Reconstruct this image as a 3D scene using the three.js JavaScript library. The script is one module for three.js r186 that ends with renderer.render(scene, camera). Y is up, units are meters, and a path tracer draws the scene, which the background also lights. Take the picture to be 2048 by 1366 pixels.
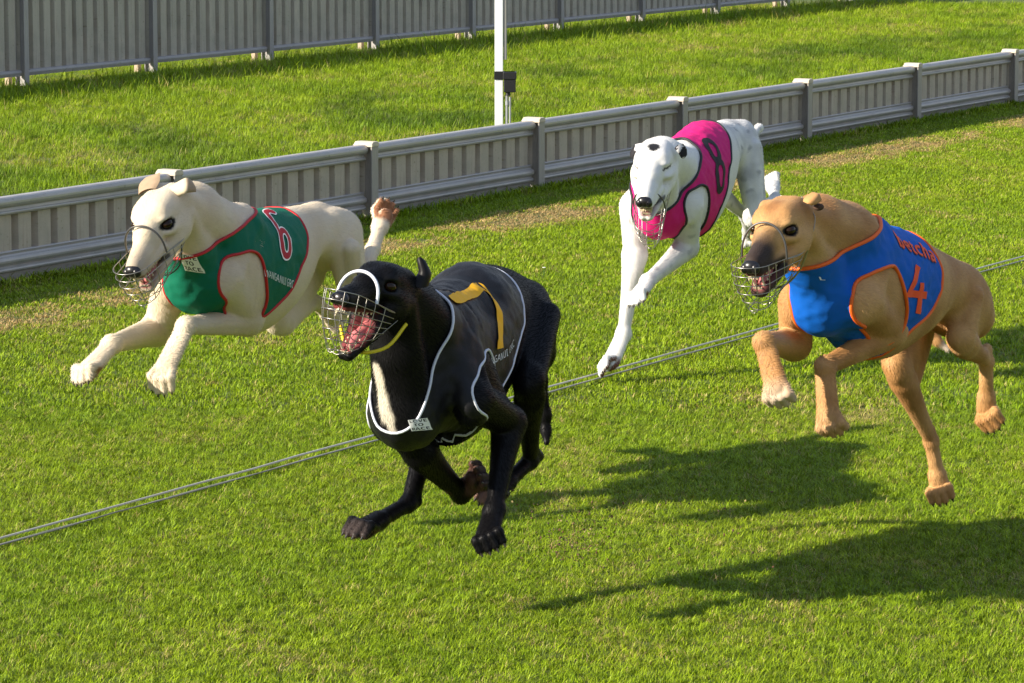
import * as THREE from 'three';
import { mergeGeometries, mergeVertices } from 'three/addons/utils/BufferGeometryUtils.js';
import { ImprovedNoise } from 'three/addons/math/ImprovedNoise.js';
import { RoundedBoxGeometry } from 'three/addons/geometries/RoundedBoxGeometry.js';

// ---------------------------------------------------------------- camera, sky, sun, exposure
const scene = new THREE.Scene();
const renderer = new THREE.WebGLRenderer({ antialias: true });
renderer.setSize(1024, 683);
renderer.toneMapping = THREE.LinearToneMapping;
renderer.toneMappingExposure = 1.95;
renderer.shadowMap.enabled = true;

const FPX = 7500, CAM_H = 1.5, TILT = Math.atan(1041 / FPX);      // a long lens, held 1.5 m above the turf
const camera = new THREE.PerspectiveCamera(2 * Math.atan(683 / FPX) * 180 / Math.PI, 1024 / 683, 0.1, 3000);
const R_ = new THREE.Vector3(1, 0, 0), U_ = new THREE.Vector3(0, Math.cos(TILT), -Math.sin(TILT)), F_ = new THREE.Vector3(0, -Math.sin(TILT), -Math.cos(TILT));
const CAM = new THREE.Vector3(0, CAM_H, 0);
camera.position.copy(CAM); camera.up.set(0, 1, 0); camera.lookAt(CAM.clone().add(F_)); camera.updateMatrixWorld();

const SUN_FROM = new THREE.Vector3(-2.0, 1.0, 0.80).normalize();  // low winter sun, from the left and a little behind the photographer
const sun = new THREE.DirectionalLight(new THREE.Color(1.0, 0.90, 0.76), 5.0);
sun.position.copy(SUN_FROM).multiplyScalar(60).add(new THREE.Vector3(0, 0, -12));
sun.target.position.set(0, 0, -12); scene.add(sun, sun.target);
sun.castShadow = true; sun.shadow.radius = 1; sun.shadow.mapSize.set(4096, 4096);
Object.assign(sun.shadow.camera, { left: -14, right: 14, top: 14, bottom: -14, near: 1, far: 140 });
{ // clear winter sky: deeper blue overhead, pale at the horizon, brighter round the sun
  const w = 256, h = 128, d = new Float32Array(w * h * 4), v = new THREE.Vector3();
  for (let y = 0; y < h; y++) for (let x = 0; x < w; x++) {
    const el = ((y + 0.5) / h - 0.5) * Math.PI, az = ((x + 0.5) / w - 0.5) * 2 * Math.PI;
    v.set(Math.cos(el) * Math.cos(az), Math.sin(el), Math.cos(el) * Math.sin(az));
    const s = Math.max(0, Math.sin(el)), g = Math.pow(1 - s, 2.4), c = Math.max(0, v.dot(SUN_FROM));
    const halo = 0.18 * Math.pow(c, 6) + 0.9 * Math.pow(c, 60), i = (y * w + x) * 4;
    d[i] = 0.36 + 0.62 * g + halo; d[i + 1] = 0.50 + 0.53 * g + halo * 0.92; d[i + 2] = 0.78 + 0.28 * g + halo * 0.74; d[i + 3] = 1;
  }
  const t = new THREE.DataTexture(d, w, h, THREE.RGBAFormat, THREE.FloatType);
  t.mapping = THREE.EquirectangularReflectionMapping; t.magFilter = THREE.LinearFilter; t.needsUpdate = true;
  scene.background = t; scene.environment = t; scene.environmentIntensity = 0.42;
}

// ---------------------------------------------------------------- helpers
let seed_ = 20240611;
const rnd = () => { seed_ = (seed_ + 0x6d2b79f5) | 0; let t = Math.imul(seed_ ^ (seed_ >>> 15), 1 | seed_); t = (t + Math.imul(t ^ (t >>> 7), 61 | t)) ^ t; return ((t ^ (t >>> 14)) >>> 0) / 4294967296; };
const rr = (a, b) => a + (b - a) * rnd();
const perlin = new ImprovedNoise(), noise = (x, y, z = 0) => perlin.noise(x, y, z);
const fbm = (x, y, z = 0, o = 4) => { let s = 0, a = 0.5; for (let i = 0; i < o; i++) { s += a * perlin.noise(x, y, z + i * 7.3); x *= 2.03; y *= 2.03; z *= 2.03; a *= 0.5; } return s; };
const clamp = (x, a = 0, b = 1) => Math.min(b, Math.max(a, x)), lerp = (a, b, t) => a + (b - a) * t, sstep = (a, b, x) => { const t = clamp((x - a) / (b - a)); return t * t * (3 - 2 * t); };
const V3 = (x, y, z) => new THREE.Vector3(x, y, z);
const at = (px, py, depth) => CAM.clone().addScaledVector(R_, (px - 1024) / FPX * depth).addScaledVector(U_, -(py - 683) / FPX * depth).addScaledVector(F_, depth);   // where a photo point at that distance lies
const ground = (px, py) => { const d = at(px, py, 1).sub(CAM); return CAM.clone().addScaledVector(d, -CAM_H / d.y); };
const used = {};
function numbered(name) { const n = used[name] = (used[name] ?? -1) + 1; return n ? name + '_' + String(n).padStart(3, '0') : name; }
function tag(o, label, category, group) { Object.assign(o.userData, { label, category }); if (group) o.userData.group = group; return o; }
function thing(name, label, category, pos, group) { const o = new THREE.Group(); o.name = numbered(name); if (pos) o.position.copy(pos); scene.add(o); return tag(o, label, category, group); }
function part(name, geo, material, parent) { const m = new THREE.Mesh(geo, material); m.name = name; m.castShadow = m.receiveShadow = true; parent.add(m); return m; }
const std = (color, roughness = 0.8, extra = {}) => new THREE.MeshStandardMaterial({ color, roughness, ...extra });
const lin = (r, g, b) => new THREE.Color().setRGB(r, g, b);
function canvas(w, h, draw) { const c = document.createElement('canvas'); c.width = w; c.height = h; draw(c.getContext('2d'), w, h); const t = new THREE.CanvasTexture(c); t.colorSpace = THREE.SRGBColorSpace; t.wrapS = t.wrapT = THREE.ClampToEdgeWrapping; return t; }
function tube(points, r, radial = 6, closed = false, per = 4) { return new THREE.TubeGeometry(new THREE.CatmullRomCurve3(points, closed, 'centripetal'), Math.max(2, points.length * per), r, radial, closed); }
// profile (list of [y, z] outwards) swept straight along x from x0 to x1, ends closed
function sweep(profile, x0, x1) {
  const s = new THREE.Shape(profile.map(([y, z]) => new THREE.Vector2(-z, y)));
  const g = new THREE.ExtrudeGeometry(s, { depth: x1 - x0, bevelEnabled: false, steps: 1 });
  // shape x -> z, shape y -> y, extrusion z -> x
  g.applyMatrix4(new THREE.Matrix4().set(0, 0, 1, x0, 0, 1, 0, 0, -1, 0, 0, 0, 0, 0, 0, 1)); g.scale(1, 1, 1);
  return g;
}
const GRASS = 1, CELL = 0.0045, FUR = 80000;

// ---------------------------------------------------------------- the setting
// directions of the track: ALONG runs away to the right, ACROSS points from the fence towards the track
const ALONG = (() => { const a = ground(342, 508), b = ground(2010, 211); return b.sub(a).setY(0).normalize(); })();
const ACROSS = V3(-ALONG.z, 0, ALONG.x);                      // towards the track (right and nearer)
const FENCE0 = ground(342, 508);                              // foot of the first post of the low fence
const along = (p) => p.clone().sub(FENCE0).dot(ALONG), across = (p) => p.clone().sub(FENCE0).dot(ACROSS);
const WORN = across(ground(1000, 450)), ROPE = across(ground(700, 899));

function groundTint(x, z) {   // [dryness, lushness, bare] of the turf, from noise and where dogs run along the fence
  const p = V3(x, 0, z), a = along(p), c = across(p);
  const big = fbm(x * 0.55, z * 0.55, 3.1, 3), mid = fbm(x * 2.3, z * 1.3, 9.7, 3), fine = fbm(x * 9, z * 5, 1.7, 2);
  const worn = Math.exp(-Math.pow((c - WORN - 0.05 * noise(a * 1.1, 4.2)) / 0.19, 2)) * clamp(0.72 + 1.2 * noise(a * 1.3, 7.7) + 1.0 * fine);
  const behind = c < 0 ? 1 : 0;
  let dry = clamp(0.20 + 0.9 * mid + 0.5 * big + 0.7 * fine);
  const back = behind ? fbm(x * 1.5 + 40, z * 0.8, 5.5, 3) : 0;
  if (behind) dry = clamp(0.16 + 1.5 * mid + 0.9 * back * sstep(-4.5, -1.5, c) + 0.3 * fine);
  dry = clamp(Math.max(dry, worn));
  const dark = behind ? clamp(-back * 3.2 + 0.1) * sstep(-4.4, -3.0, c) : clamp(-1.6 * big - 0.35) * 0.5;
  const bare = clamp((fbm(x * 4.1, z * 2.2, 31, 3) - 0.25) * 5) * 0.9 + worn * 0.12;
  return [dry, clamp(0.5 + 0.9 * big - 0.5 * mid), clamp(bare), worn, dark];
}
{ // the ground itself: soil and thatch under the blades, one sheet to the horizon
  const N = 512, cv = document.createElement('canvas'); cv.width = cv.height = N; const cx = cv.getContext('2d'), im = cx.createImageData(N, N);
  for (let y = 0; y < N; y++) for (let x = 0; x < N; x++) {
    const u = x / N * Math.PI * 2, v = y / N * Math.PI * 2, n = fbm(3 * Math.cos(u) + 9, 3 * Math.sin(u) + 2.4 * Math.cos(v), 3 * Math.sin(v), 5), f = rnd();
    const i = (y * N + x) * 4, k = clamp(0.5 + n * 0.9 + (f - 0.5) * 0.35);
    im.data[i] = lerp(52, 104, k); im.data[i + 1] = lerp(66, 118, k); im.data[i + 2] = lerp(16, 40, k); im.data[i + 3] = 255;
  }
  cx.putImageData(im, 0, 0);
  const t = new THREE.CanvasTexture(cv); t.colorSpace = THREE.SRGBColorSpace; t.wrapS = t.wrapT = THREE.RepeatWrapping; t.repeat.set(1500, 1500);
  const g = new THREE.PlaneGeometry(1500, 1500).rotateX(-Math.PI / 2);
  const m = part('ground', g, new THREE.MeshStandardMaterial({ map: t, roughness: 1 }), scene); m.name = numbered('ground'); m.userData.kind = 'structure';
}
{ // turf: tufts of single bent blades
  const blade = (h, w, lean, turn, x, z, curl) => {   // five triangles, bent outwards
    const P = [], I = [], dx = Math.cos(turn), dz = Math.sin(turn), n = 3;
    for (let i = 0; i <= n; i++) {
      const t = i / n, ww = w * (i === n ? 0 : 1 - 0.45 * t), l = lean * h * Math.pow(t, curl), y = h * (t - 0.25 * lean * t * t);
      const px = x + dx * l, pz = z + dz * l;
      if (i === n) P.push(px, y, pz); else P.push(px - dz * ww, y, pz + dx * ww, px + dz * ww, y, pz - dx * ww);
    }
    I.push(0, 1, 2, 2, 1, 3, 2, 3, 4, 4, 3, 5, 4, 5, 6);
    const g = new THREE.BufferGeometry(); g.setAttribute('position', new THREE.Float32BufferAttribute(P, 3)); g.setIndex(I); return g;
  };
  const tuft = (n, rad, h0, h1, w0, w1, leanMost) => {
    const list = [];
    for (let i = 0; i < n; i++) { const a = rr(0, 6.283), r = rad * Math.sqrt(rnd()); list.push(blade(rr(h0, h1), rr(w0, w1), rr(0.15, leanMost), rr(0, 6.283), r * Math.cos(a), r * Math.sin(a), rr(1.3, 2.2))); }
    const g = mergeGeometries(list); g.computeVertexNormals(); return g;
  };
  const bladeMat = new THREE.MeshPhysicalMaterial({ color: 0xffffff, roughness: 0.62, transmission: 0.28, thickness: 0, specularIntensity: 0.35, side: THREE.DoubleSide });
  bladeMat.roughness = 0.5;
  const half = (z) => (1024 + 50) / FPX * z + 0.42;
  function sow(name, z0, z1, perM2, geos, keep, scaleOf, margin = 0) {
    const M = geos.map(() => []), C = geos.map(() => []), m = new THREE.Matrix4(), q = new THREE.Quaternion(), e = new THREE.Euler();
    const n = Math.round(perM2 * (half(z1) + half(z0) + 2 * margin) * (z1 - z0));
    for (let i = 0; i < n; i++) {
      const t = rnd(), z = Math.sqrt(lerp(z0 * z0, z1 * z1, t)), x = rr(-1, 1) * (half(z) + margin), wz = -z; if (margin && Math.abs(x) < half(z)) continue;
      const p = V3(x, 0, wz), c = across(p);
      if (!keep(c, p)) continue;
      const [dry, lush, bare, worn, dark] = groundTint(x, wz);
      if (rnd() < bare * 0.75) continue;
      const k = (rnd() * geos.length) | 0, s = rr(0.75, 1.25) * scaleOf(c, lush, dry, p);
      e.set(rr(-0.15, 0.15), rr(0, 6.283), rr(-0.15, 0.15)); q.setFromEuler(e);
      m.compose(p, q, V3(s * rr(0.9, 1.1), s * lerp(1, 0.72, dry) * (1 - 0.45 * worn), s * rr(0.9, 1.1))); M[k].push(...m.elements);
      // leaf green, yellower where dry, straw where worn
      const straw = rnd() < 0.03 + 0.92 * Math.pow(dry, 2.6) ? 1 : 0, yel = clamp(dry * 0.7 + rr(-0.25, 0.3)), deep = clamp(lush * 0.7 + rr(-0.3, 0.3)), v = rr(0.5, 1.35);
      let r = lerp(0.305, 0.155, deep), g = lerp(0.420, 0.285, deep), b = lerp(0.008, 0.008, deep);
      r = lerp(r, 0.36, yel * 0.8); g = lerp(g, 0.42, yel * 0.8); b = lerp(b, 0.016, yel * 0.8);
      if (straw) { r = rr(0.36, 0.56); g = r * rr(0.76, 0.90); b = r * rr(0.22, 0.34); }
      if (worn > 0.25 && rnd() < worn * 0.95) { r = rr(0.44, 0.66); g = r * rr(0.66, 0.76); b = r * rr(0.24, 0.34); }
      { const d = 1 - 0.45 * dark; r *= d * (1 - 0.15 * dark); g *= d; b *= d; }
      C[k].push(r * v, g * v, b * v);
    }
    geos.forEach((g, k) => {
      const cnt = M[k].length / 16, im = new THREE.InstancedMesh(g, bladeMat, cnt);
      im.instanceMatrix.array.set(M[k]); im.instanceColor = new THREE.InstancedBufferAttribute(new Float32Array(C[k]), 3);
      im.name = numbered(name); im.userData.kind = 'stuff'; im.castShadow = im.receiveShadow = true; scene.add(im);
      tag(im, name === 'turf' ? 'short mown green grass of the race track in the foreground' : 'longer unmown grass on the strip between the two fences', 'grass');
      im.userData.group = name === 'turf' ? 'grass of the track' : 'grass between the fences';
    });
  }
  const near = [tuft(6, 0.013, 0.008, 0.021, 0.0006, 0.0012, 1.1), tuft(5, 0.013, 0.008, 0.024, 0.0006, 0.0011, 1.5)];
  const far = [tuft(7, 0.021, 0.010, 0.024, 0.0009, 0.0016, 1.1), tuft(6, 0.022, 0.008, 0.026, 0.0009, 0.0015, 1.5)];
  const long = [tuft(9, 0.035, 0.025, 0.075, 0.0013, 0.0024, 1.0), tuft(8, 0.03, 0.03, 0.10, 0.0011, 0.0019, 0.8)];
  const track = (c) => c > 0.02;
  sow('turf', 6.2, 9.5, 17000 * GRASS, near, track, () => 0.76);
  sow('turf', 9.5, 20, 6300 * GRASS, far, track, (c) => c < 0.09 ? rr(0.9, 2.0) : 0.82);
  sow('turf', 6.2, 22, 620 * GRASS, [tuft(16, 0.05, 0.012, 0.026, 0.0016, 0.003, 1.3)], track, () => 1.2, 1.6);   // thinner beside the frame
  const backLine = across(ground(681, 108));
  sow('rough_grass', 9.5, 31, 2000 * GRASS, long, (c) => c < 0.0 && c > backLine - 1.6, (c, lush, dry, p) => { const u = c - backLine; return u < 0.16 ? 0.33 : lerp(0.42, rnd() < 0.25 ? 1.15 : 0.6, sstep(1.3, 0.3, u)) + 0.2 * lush * sstep(-0.5, -2, c); });
}

// ---------------------------------------------------------------- fences
const steelMap = canvas(512, 512, (g, w, h) => {
  const im = g.createImageData(w, h);
  for (let y = 0; y < h; y++) for (let x = 0; x < w; x++) {
    const u = x / w * 6.283, v = y / h * 6.283;
    const n = fbm(2 * Math.cos(u) + 5, 2 * Math.sin(u), 2 * Math.cos(v) + 2 * Math.sin(v), 4), s = noise(6 * Math.cos(u), 6 * Math.sin(u), 0.8 * v) , st = clamp((noise(11 * Math.cos(u) + 3, 11 * Math.sin(u), 1.1 * Math.cos(v)) - 0.15) * 2.2), sp = clamp((noise(x * 0.16, y * 0.16, 4) - 0.45) * 4), k = 232 + 26 * n + 6 * s - 14 * st - 34 * sp + (rnd() - 0.5) * 12;
    const i = (y * w + x) * 4; im.data[i] = k; im.data[i + 1] = k - 1 - 4 * n - 5 * st; im.data[i + 2] = k - 3 - 5 * n - 6 * st - 8 * sp; im.data[i + 3] = 255;
  }
  g.putImageData(im, 0, 0);
});
steelMap.wrapS = steelMap.wrapT = THREE.RepeatWrapping;
const M_sheet = std(lin(0.55, 0.485, 0.41), 0.5, { map: steelMap }), M_rail = std(lin(0.52, 0.50, 0.49), 0.34, { map: steelMap, metalness: 0.15 }), M_post = std(lin(0.44, 0.41, 0.385), 0.45, { map: steelMap });
const M_cap = std(lin(0.70, 0.62, 0.50), 0.55, { map: steelMap }), M_back = std(lin(0.54, 0.50, 0.43), 0.5, { map: steelMap }), M_backRail = std(lin(0.46, 0.44, 0.44), 0.42, { map: steelMap }), M_stub = std(lin(0.46, 0.36, 0.26), 0.85), M_plinth = std(lin(0.36, 0.33, 0.30), 0.9, { map: steelMap });

// corrugated steel, standing in the x-y plane: flats, slanted webs and narrow valleys
function ribbed(x0, x1, y0, y1, ribs, depth, wide = 0.60) {
  const P = [], I = [], UV = [], pitch = (x1 - x0) / ribs, pts = [[x0, 0]];
  for (let i = 0; i < ribs; i++) { const a = x0 + i * pitch, o = pitch * wide, w = pitch * 0.07; pts.push([a + o, 0], [a + o + w, -depth], [a + pitch - w, -depth], [a + pitch, 0]); }
  for (let i = 0; i + 1 < pts.length; i++) {   // separate corners so that each fold is crisp
    const [xa, za] = pts[i], [xb, zb] = pts[i + 1], n = P.length / 3;
    P.push(xa, y0, za, xb, y0, zb, xb, y1, zb, xa, y1, za); UV.push(xa, y0, xb, y0, xb, y1, xa, y1); I.push(n, n + 1, n + 2, n, n + 2, n + 3);
  }
  const g = new THREE.BufferGeometry(); g.setAttribute('position', new THREE.Float32BufferAttribute(P, 3)); g.setAttribute('uv', new THREE.Float32BufferAttribute(UV, 2)); g.setIndex(I); g.computeVertexNormals();
  return g;
}
function arcPts(cy, cz, r, a0, a1, n) { const o = []; for (let i = 0; i <= n; i++) { const a = lerp(a0, a1, i / n); o.push([cy + r * Math.sin(a), cz + r * Math.cos(a)]); } return o; }
// frame of a fence: local x = ALONG, local z = ACROSS (towards the track)
const fenceTurn = new THREE.Matrix4().makeBasis(ALONG, V3(0, 1, 0), ACROSS);
function fence(name, label, origin) { const f = thing(name, label, 'fence', origin); f.quaternion.setFromRotationMatrix(fenceTurn); return f; }
const PX = [342, 733, 1061, 1344, 1592, 1811, 2010];
{ // low track fence
  const f = fence('low_fence', 'low grey steel fence running along the edge of the track behind the dogs', FENCE0);
  const xAt = (px) => { const d = at(px, 683, 1).sub(CAM), o = FENCE0; // where the sight line of a photo column meets the fence's vertical plane
    const k = o.clone().sub(CAM).dot(ACROSS) / d.dot(ACROSS); return CAM.clone().addScaledVector(d, k).sub(o).dot(ALONG); };
  const xs = PX.map(xAt), L = (xs[6] - xs[0]) / 6, H = 0.292;
  const posts = []; for (let i = -3; i <= 9; i++) posts.push(i * L);
  const d = 0.018;
  const railP = [[0.222, 0], ...arcPts(0.231, 0.005, 0.007, -1.2, 1.4, 4), [0.247, 0.004], ...arcPts(0.2655, 0.003, 0.0185, -1.25, 1.57, 8), ...arcPts(0.2655, -0.016, 0.0185, 1.57, 3.6, 5), [0.222, -0.034]];
  const botP = [[0.004, 0], ...arcPts(0.013, 0.004, 0.008, -1.3, 1.3, 4), [0.026, 0.002], ...arcPts(0.043, 0.002, 0.014, -1.25, 1.4, 6), [0.062, 0], [0.070, 0.003], [0.074, 0.000], [0.074, -0.034], [0.004, -0.034]];
  // H-section post: two flanges and a web; the sheets slide into its open sides
  const hPost = (w, h, zF, zB) => mergeGeometries([new RoundedBoxGeometry(w, h, 0.007, 2, 0.0025).translate(0, 0, zF), new RoundedBoxGeometry(w, h, 0.007, 2, 0.0025).translate(0, 0, zB), new THREE.BoxGeometry(0.008, h - 0.002, zF - zB).translate(0, 0, (zF + zB) / 2)].map((g) => g.index ? g.toNonIndexed() : g));
  const capG = (() => { const s = new THREE.Shape(); s.moveTo(-0.024, 0); s.lineTo(0.024, 0); s.lineTo(0.024, 0.009); s.lineTo(0.015, 0.015); s.lineTo(-0.015, 0.015); s.lineTo(-0.024, 0.009); const g = new THREE.ExtrudeGeometry(s, { depth: 0.074, bevelEnabled: true, bevelSize: 0.002, bevelThickness: 0.004, bevelSegments: 2 }); g.translate(0, 0, -0.038); return g; })();
  const postG = hPost(0.048, H + 0.05, 0.034, -0.044);
  for (let i = 0; i < posts.length; i++) {
    const x = posts[i], p = part('post', postG, M_post, f); p.position.set(x, H / 2 - 0.031, 0);
    const c = part('post_cap', capG, M_cap, p); c.position.set(0, H / 2 + 0.019, 0);
    if (i + 1 === posts.length) break;
    const a = x + 0.026, b = posts[i + 1] - 0.026, drop = rr(-0.0015, 0.0015);
    part('top_rail', sweep(railP, a, b).translate(0, drop, 0), M_rail, f);
    part('ribbed_sheet', ribbed(a - 0.018, b + 0.018, 0.066, 0.226, 12, 0.024, 0.64).translate(0, 0, -0.004), M_sheet, f);
    part('bottom_rail', sweep(botP, a, b).translate(0, 0.030 + drop, 0), M_rail, f);
    const pl = new THREE.BoxGeometry(b - a - 0.01, 0.044, 0.012); pl.translate((a + b) / 2, 0.016, -0.006); part('plinth', pl, M_plinth, f);
  }
}
{ // tall back fence
  const o = ground(44, 172), f = fence('back_fence', 'taller ribbed grey steel fence across the top of the picture with a gap under it', o);
  const xAt = (px) => { const d = at(px, 683, 1).sub(CAM), k = o.clone().sub(CAM).dot(ACROSS) / d.dot(ACROSS); return CAM.clone().addScaledVector(d, k).sub(o).dot(ALONG); };
  const L = xAt(1563) / 8, H = 0.61, gap = 0.058;
  const railP = [[gap, 0], [gap, 0.016], [gap + 0.020, 0.020], [gap + 0.032, 0.016], [gap + 0.036, 0.004], [gap + 0.036, -0.014], [gap, -0.014]];
  const topP = [[H - 0.04, 0], [H - 0.04, 0.016], [H, 0.016], [H, -0.014], [H - 0.04, -0.014]];
  const postG = mergeGeometries([new RoundedBoxGeometry(0.044, H + 0.06, 0.006, 2, 0.002).translate(0, 0, 0.024), new THREE.BoxGeometry(0.008, H + 0.058, 0.06).translate(0, 0, -0.006), new RoundedBoxGeometry(0.044, H + 0.06, 0.006, 2, 0.002).translate(0, 0, -0.038)].map((g) => g.index ? g.toNonIndexed() : g)), stubG = new RoundedBoxGeometry(0.034, gap + 0.12, 0.03, 2, 0.003), capG = new RoundedBoxGeometry(0.05, 0.014, 0.06, 2, 0.003);
  for (let i = -2; i <= 11; i++) {
    const x = i * L, p = part('post', postG, M_backRail, f); p.position.set(x, (H + 0.06) / 2 - 0.055, 0.012);
    const c = part('post_cap', capG, M_backRail, p); c.position.set(0, (H + 0.06) / 2, 0);
    const s = part('timber_stub', stubG, M_stub, f); s.position.set(x - 0.012, gap / 2, -0.085);
    if (i === 11) break;
    const a = x + 0.022, b = x + L - 0.022;
    part('bottom_rail', sweep(railP, a, b), M_backRail, f);
    part('top_rail', sweep(topP, a, b), M_backRail, f);
    part('ribbed_sheet', ribbed(a - 0.014, b + 0.012, gap + 0.03, H - 0.02, 12, 0.026, 0.60), M_back, f);
  }
}
{ // white pole with its black box, between the fences
  const foot = ground(998, 268), k = (268 + 358) / CAM_H, s = 1 / k;       // metres per photo pixel there
  const p = thing('light_pole', 'white square pole with a black box strapped to it standing behind the low fence', 'pole', foot);
  part('shaft', new RoundedBoxGeometry(0.040, 1.5, 0.030, 2, 0.003).translate(0, 0.73, 0), std(lin(0.80, 0.82, 0.84), 0.35), p);
  part('conduit', mergeGeometries([new THREE.CylinderGeometry(0.0085, 0.0085, 1.2, 10).translate(0.030, 0.96, 0.002)]), std(lin(0.45, 0.42, 0.38), 0.6), p);
  const boxM = std(lin(0.012, 0.012, 0.014), 0.45);
  const b = part('switch_box', new RoundedBoxGeometry(0.058, 0.098, 0.070, 2, 0.004).translate(0.052, 0.253, 0.012), boxM, p);
  part('lid', new RoundedBoxGeometry(0.066, 0.036, 0.078, 2, 0.004).translate(0.052, 0.284, 0.012), boxM, b);
  part('strap', new RoundedBoxGeometry(0.050, 0.040, 0.036, 2, 0.002).translate(0.002, 0.284, 0.001), boxM, p);
  part('cable_gland', new THREE.CylinderGeometry(0.011, 0.013, 0.02, 10).translate(0.044, 0.196, 0.004), boxM, p);
  part('drop_pipe', mergeGeometries([new THREE.CylinderGeometry(0.0075, 0.0075, 0.20, 10).translate(0.038, 0.09, 0.004), new THREE.CylinderGeometry(0.005, 0.005, 0.18, 8).translate(0.054, 0.09, 0.008), new THREE.CylinderGeometry(0.0115, 0.0115, 0.02, 10).translate(0.040, 0.15, 0.004)]), std(lin(0.40, 0.42, 0.44), 0.4, { metalness: 0.5 }), p);
}
{ // lure cable: two strands lying just above the turf
  const m1 = std(lin(0.55, 0.53, 0.48), 0.5), m2 = std(lin(0.26, 0.25, 0.22), 0.6);
  const o = ground(700, 899);
  const t = thing('lure_cable', 'thin pale double cable stretched over the turf from left to right', 'cable', V3(o.x, 0, o.z));
  [[0, 0.019, 0.0027, m1], [0.030, 0.014, 0.0018, m2], [0.018, 0.012, 0.0011, m1]].forEach(([dx, y, r, m], j) => {
    const pts = []; for (let i = -14; i <= 60; i++) pts.push(ALONG.clone().multiplyScalar(i * 0.2).addScaledVector(ACROSS, dx + 0.002 * noise(i * 0.5, j * 9)).setY(y + 0.003 * noise(i * 0.7, j * 5 + 2)));
    part('cable_strand', tube(pts, r, 6, false, 1), m, t);
  });
}

// ---------------------------------------------------------------- dog kit: a body is one skin drawn round a field of joined shapes
const smin = (a, b, k) => { const h = Math.max(k - Math.abs(a - b), 0) / k; return Math.min(a, b) - h * h * k * 0.25; };
const smax = (a, b, k) => -smin(-a, -b, k);
// each shape: d(x,y,z) distance, c centre, R reach, k softness of its join
function cone(a, b, ra, rb, k = 0.02) {   // tapered capsule
  const ax = a.x, ay = a.y, az = a.z, dx = b.x - ax, dy = b.y - ay, dz = b.z - az, l2 = dx * dx + dy * dy + dz * dz || 1e-9;
  return { k, c: a.clone().add(b).multiplyScalar(0.5), R: Math.sqrt(l2) / 2 + Math.max(ra, rb), d(x, y, z) { const px = x - ax, py = y - ay, pz = z - az, t = clamp((px * dx + py * dy + pz * dz) / l2); const qx = px - dx * t, qy = py - dy * t, qz = pz - dz * t; return Math.sqrt(qx * qx + qy * qy + qz * qz) - (ra + (rb - ra) * t); } };
}
function flatcone(a, b, ra, rb, side, flat, k = 0.02) {   // tapered capsule, squashed along the direction side by the factor flat
  const ax = b.clone().sub(a), l = ax.length(); ax.normalize();
  const s = side.clone().addScaledVector(ax, -side.dot(ax)).normalize(), A = a.clone();
  return { k, c: a.clone().add(b).multiplyScalar(0.5), R: l / 2 + Math.max(ra, rb), d(x, y, z) {
    const px = x - A.x, py = y - A.y, pz = z - A.z, w = px * ax.x + py * ax.y + pz * ax.z, t = clamp(w / l), r = ra + (rb - ra) * t, u = w - t * l, h = px * s.x + py * s.y + pz * s.z;
    const v2 = Math.max(0, px * px + py * py + pz * pz - w * w - h * h), q = Math.sqrt(v2 + h * h + u * u), e = Math.sqrt(v2 + u * u + h * h / (flat * flat)) / r;
    return e < 1e-6 ? -r * flat : q - q / e; } };
}
function ellipsoid(c, rx, ry, rz, X, Y, Z, k = 0.02) {
  return { k, c: c.clone(), R: Math.max(rx, ry, rz), d(x, y, z) {
    const px = x - c.x, py = y - c.y, pz = z - c.z, a = (px * X.x + py * X.y + pz * X.z) / rx, b = (px * Y.x + py * Y.y + pz * Y.z) / ry, w = (px * Z.x + py * Z.y + pz * Z.z) / rz;
    const e = Math.sqrt(a * a + b * b + w * w); if (e < 1e-5) return -Math.min(rx, ry, rz); const q = Math.sqrt(px * px + py * py + pz * pz); return q - q / e; } };
}
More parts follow.
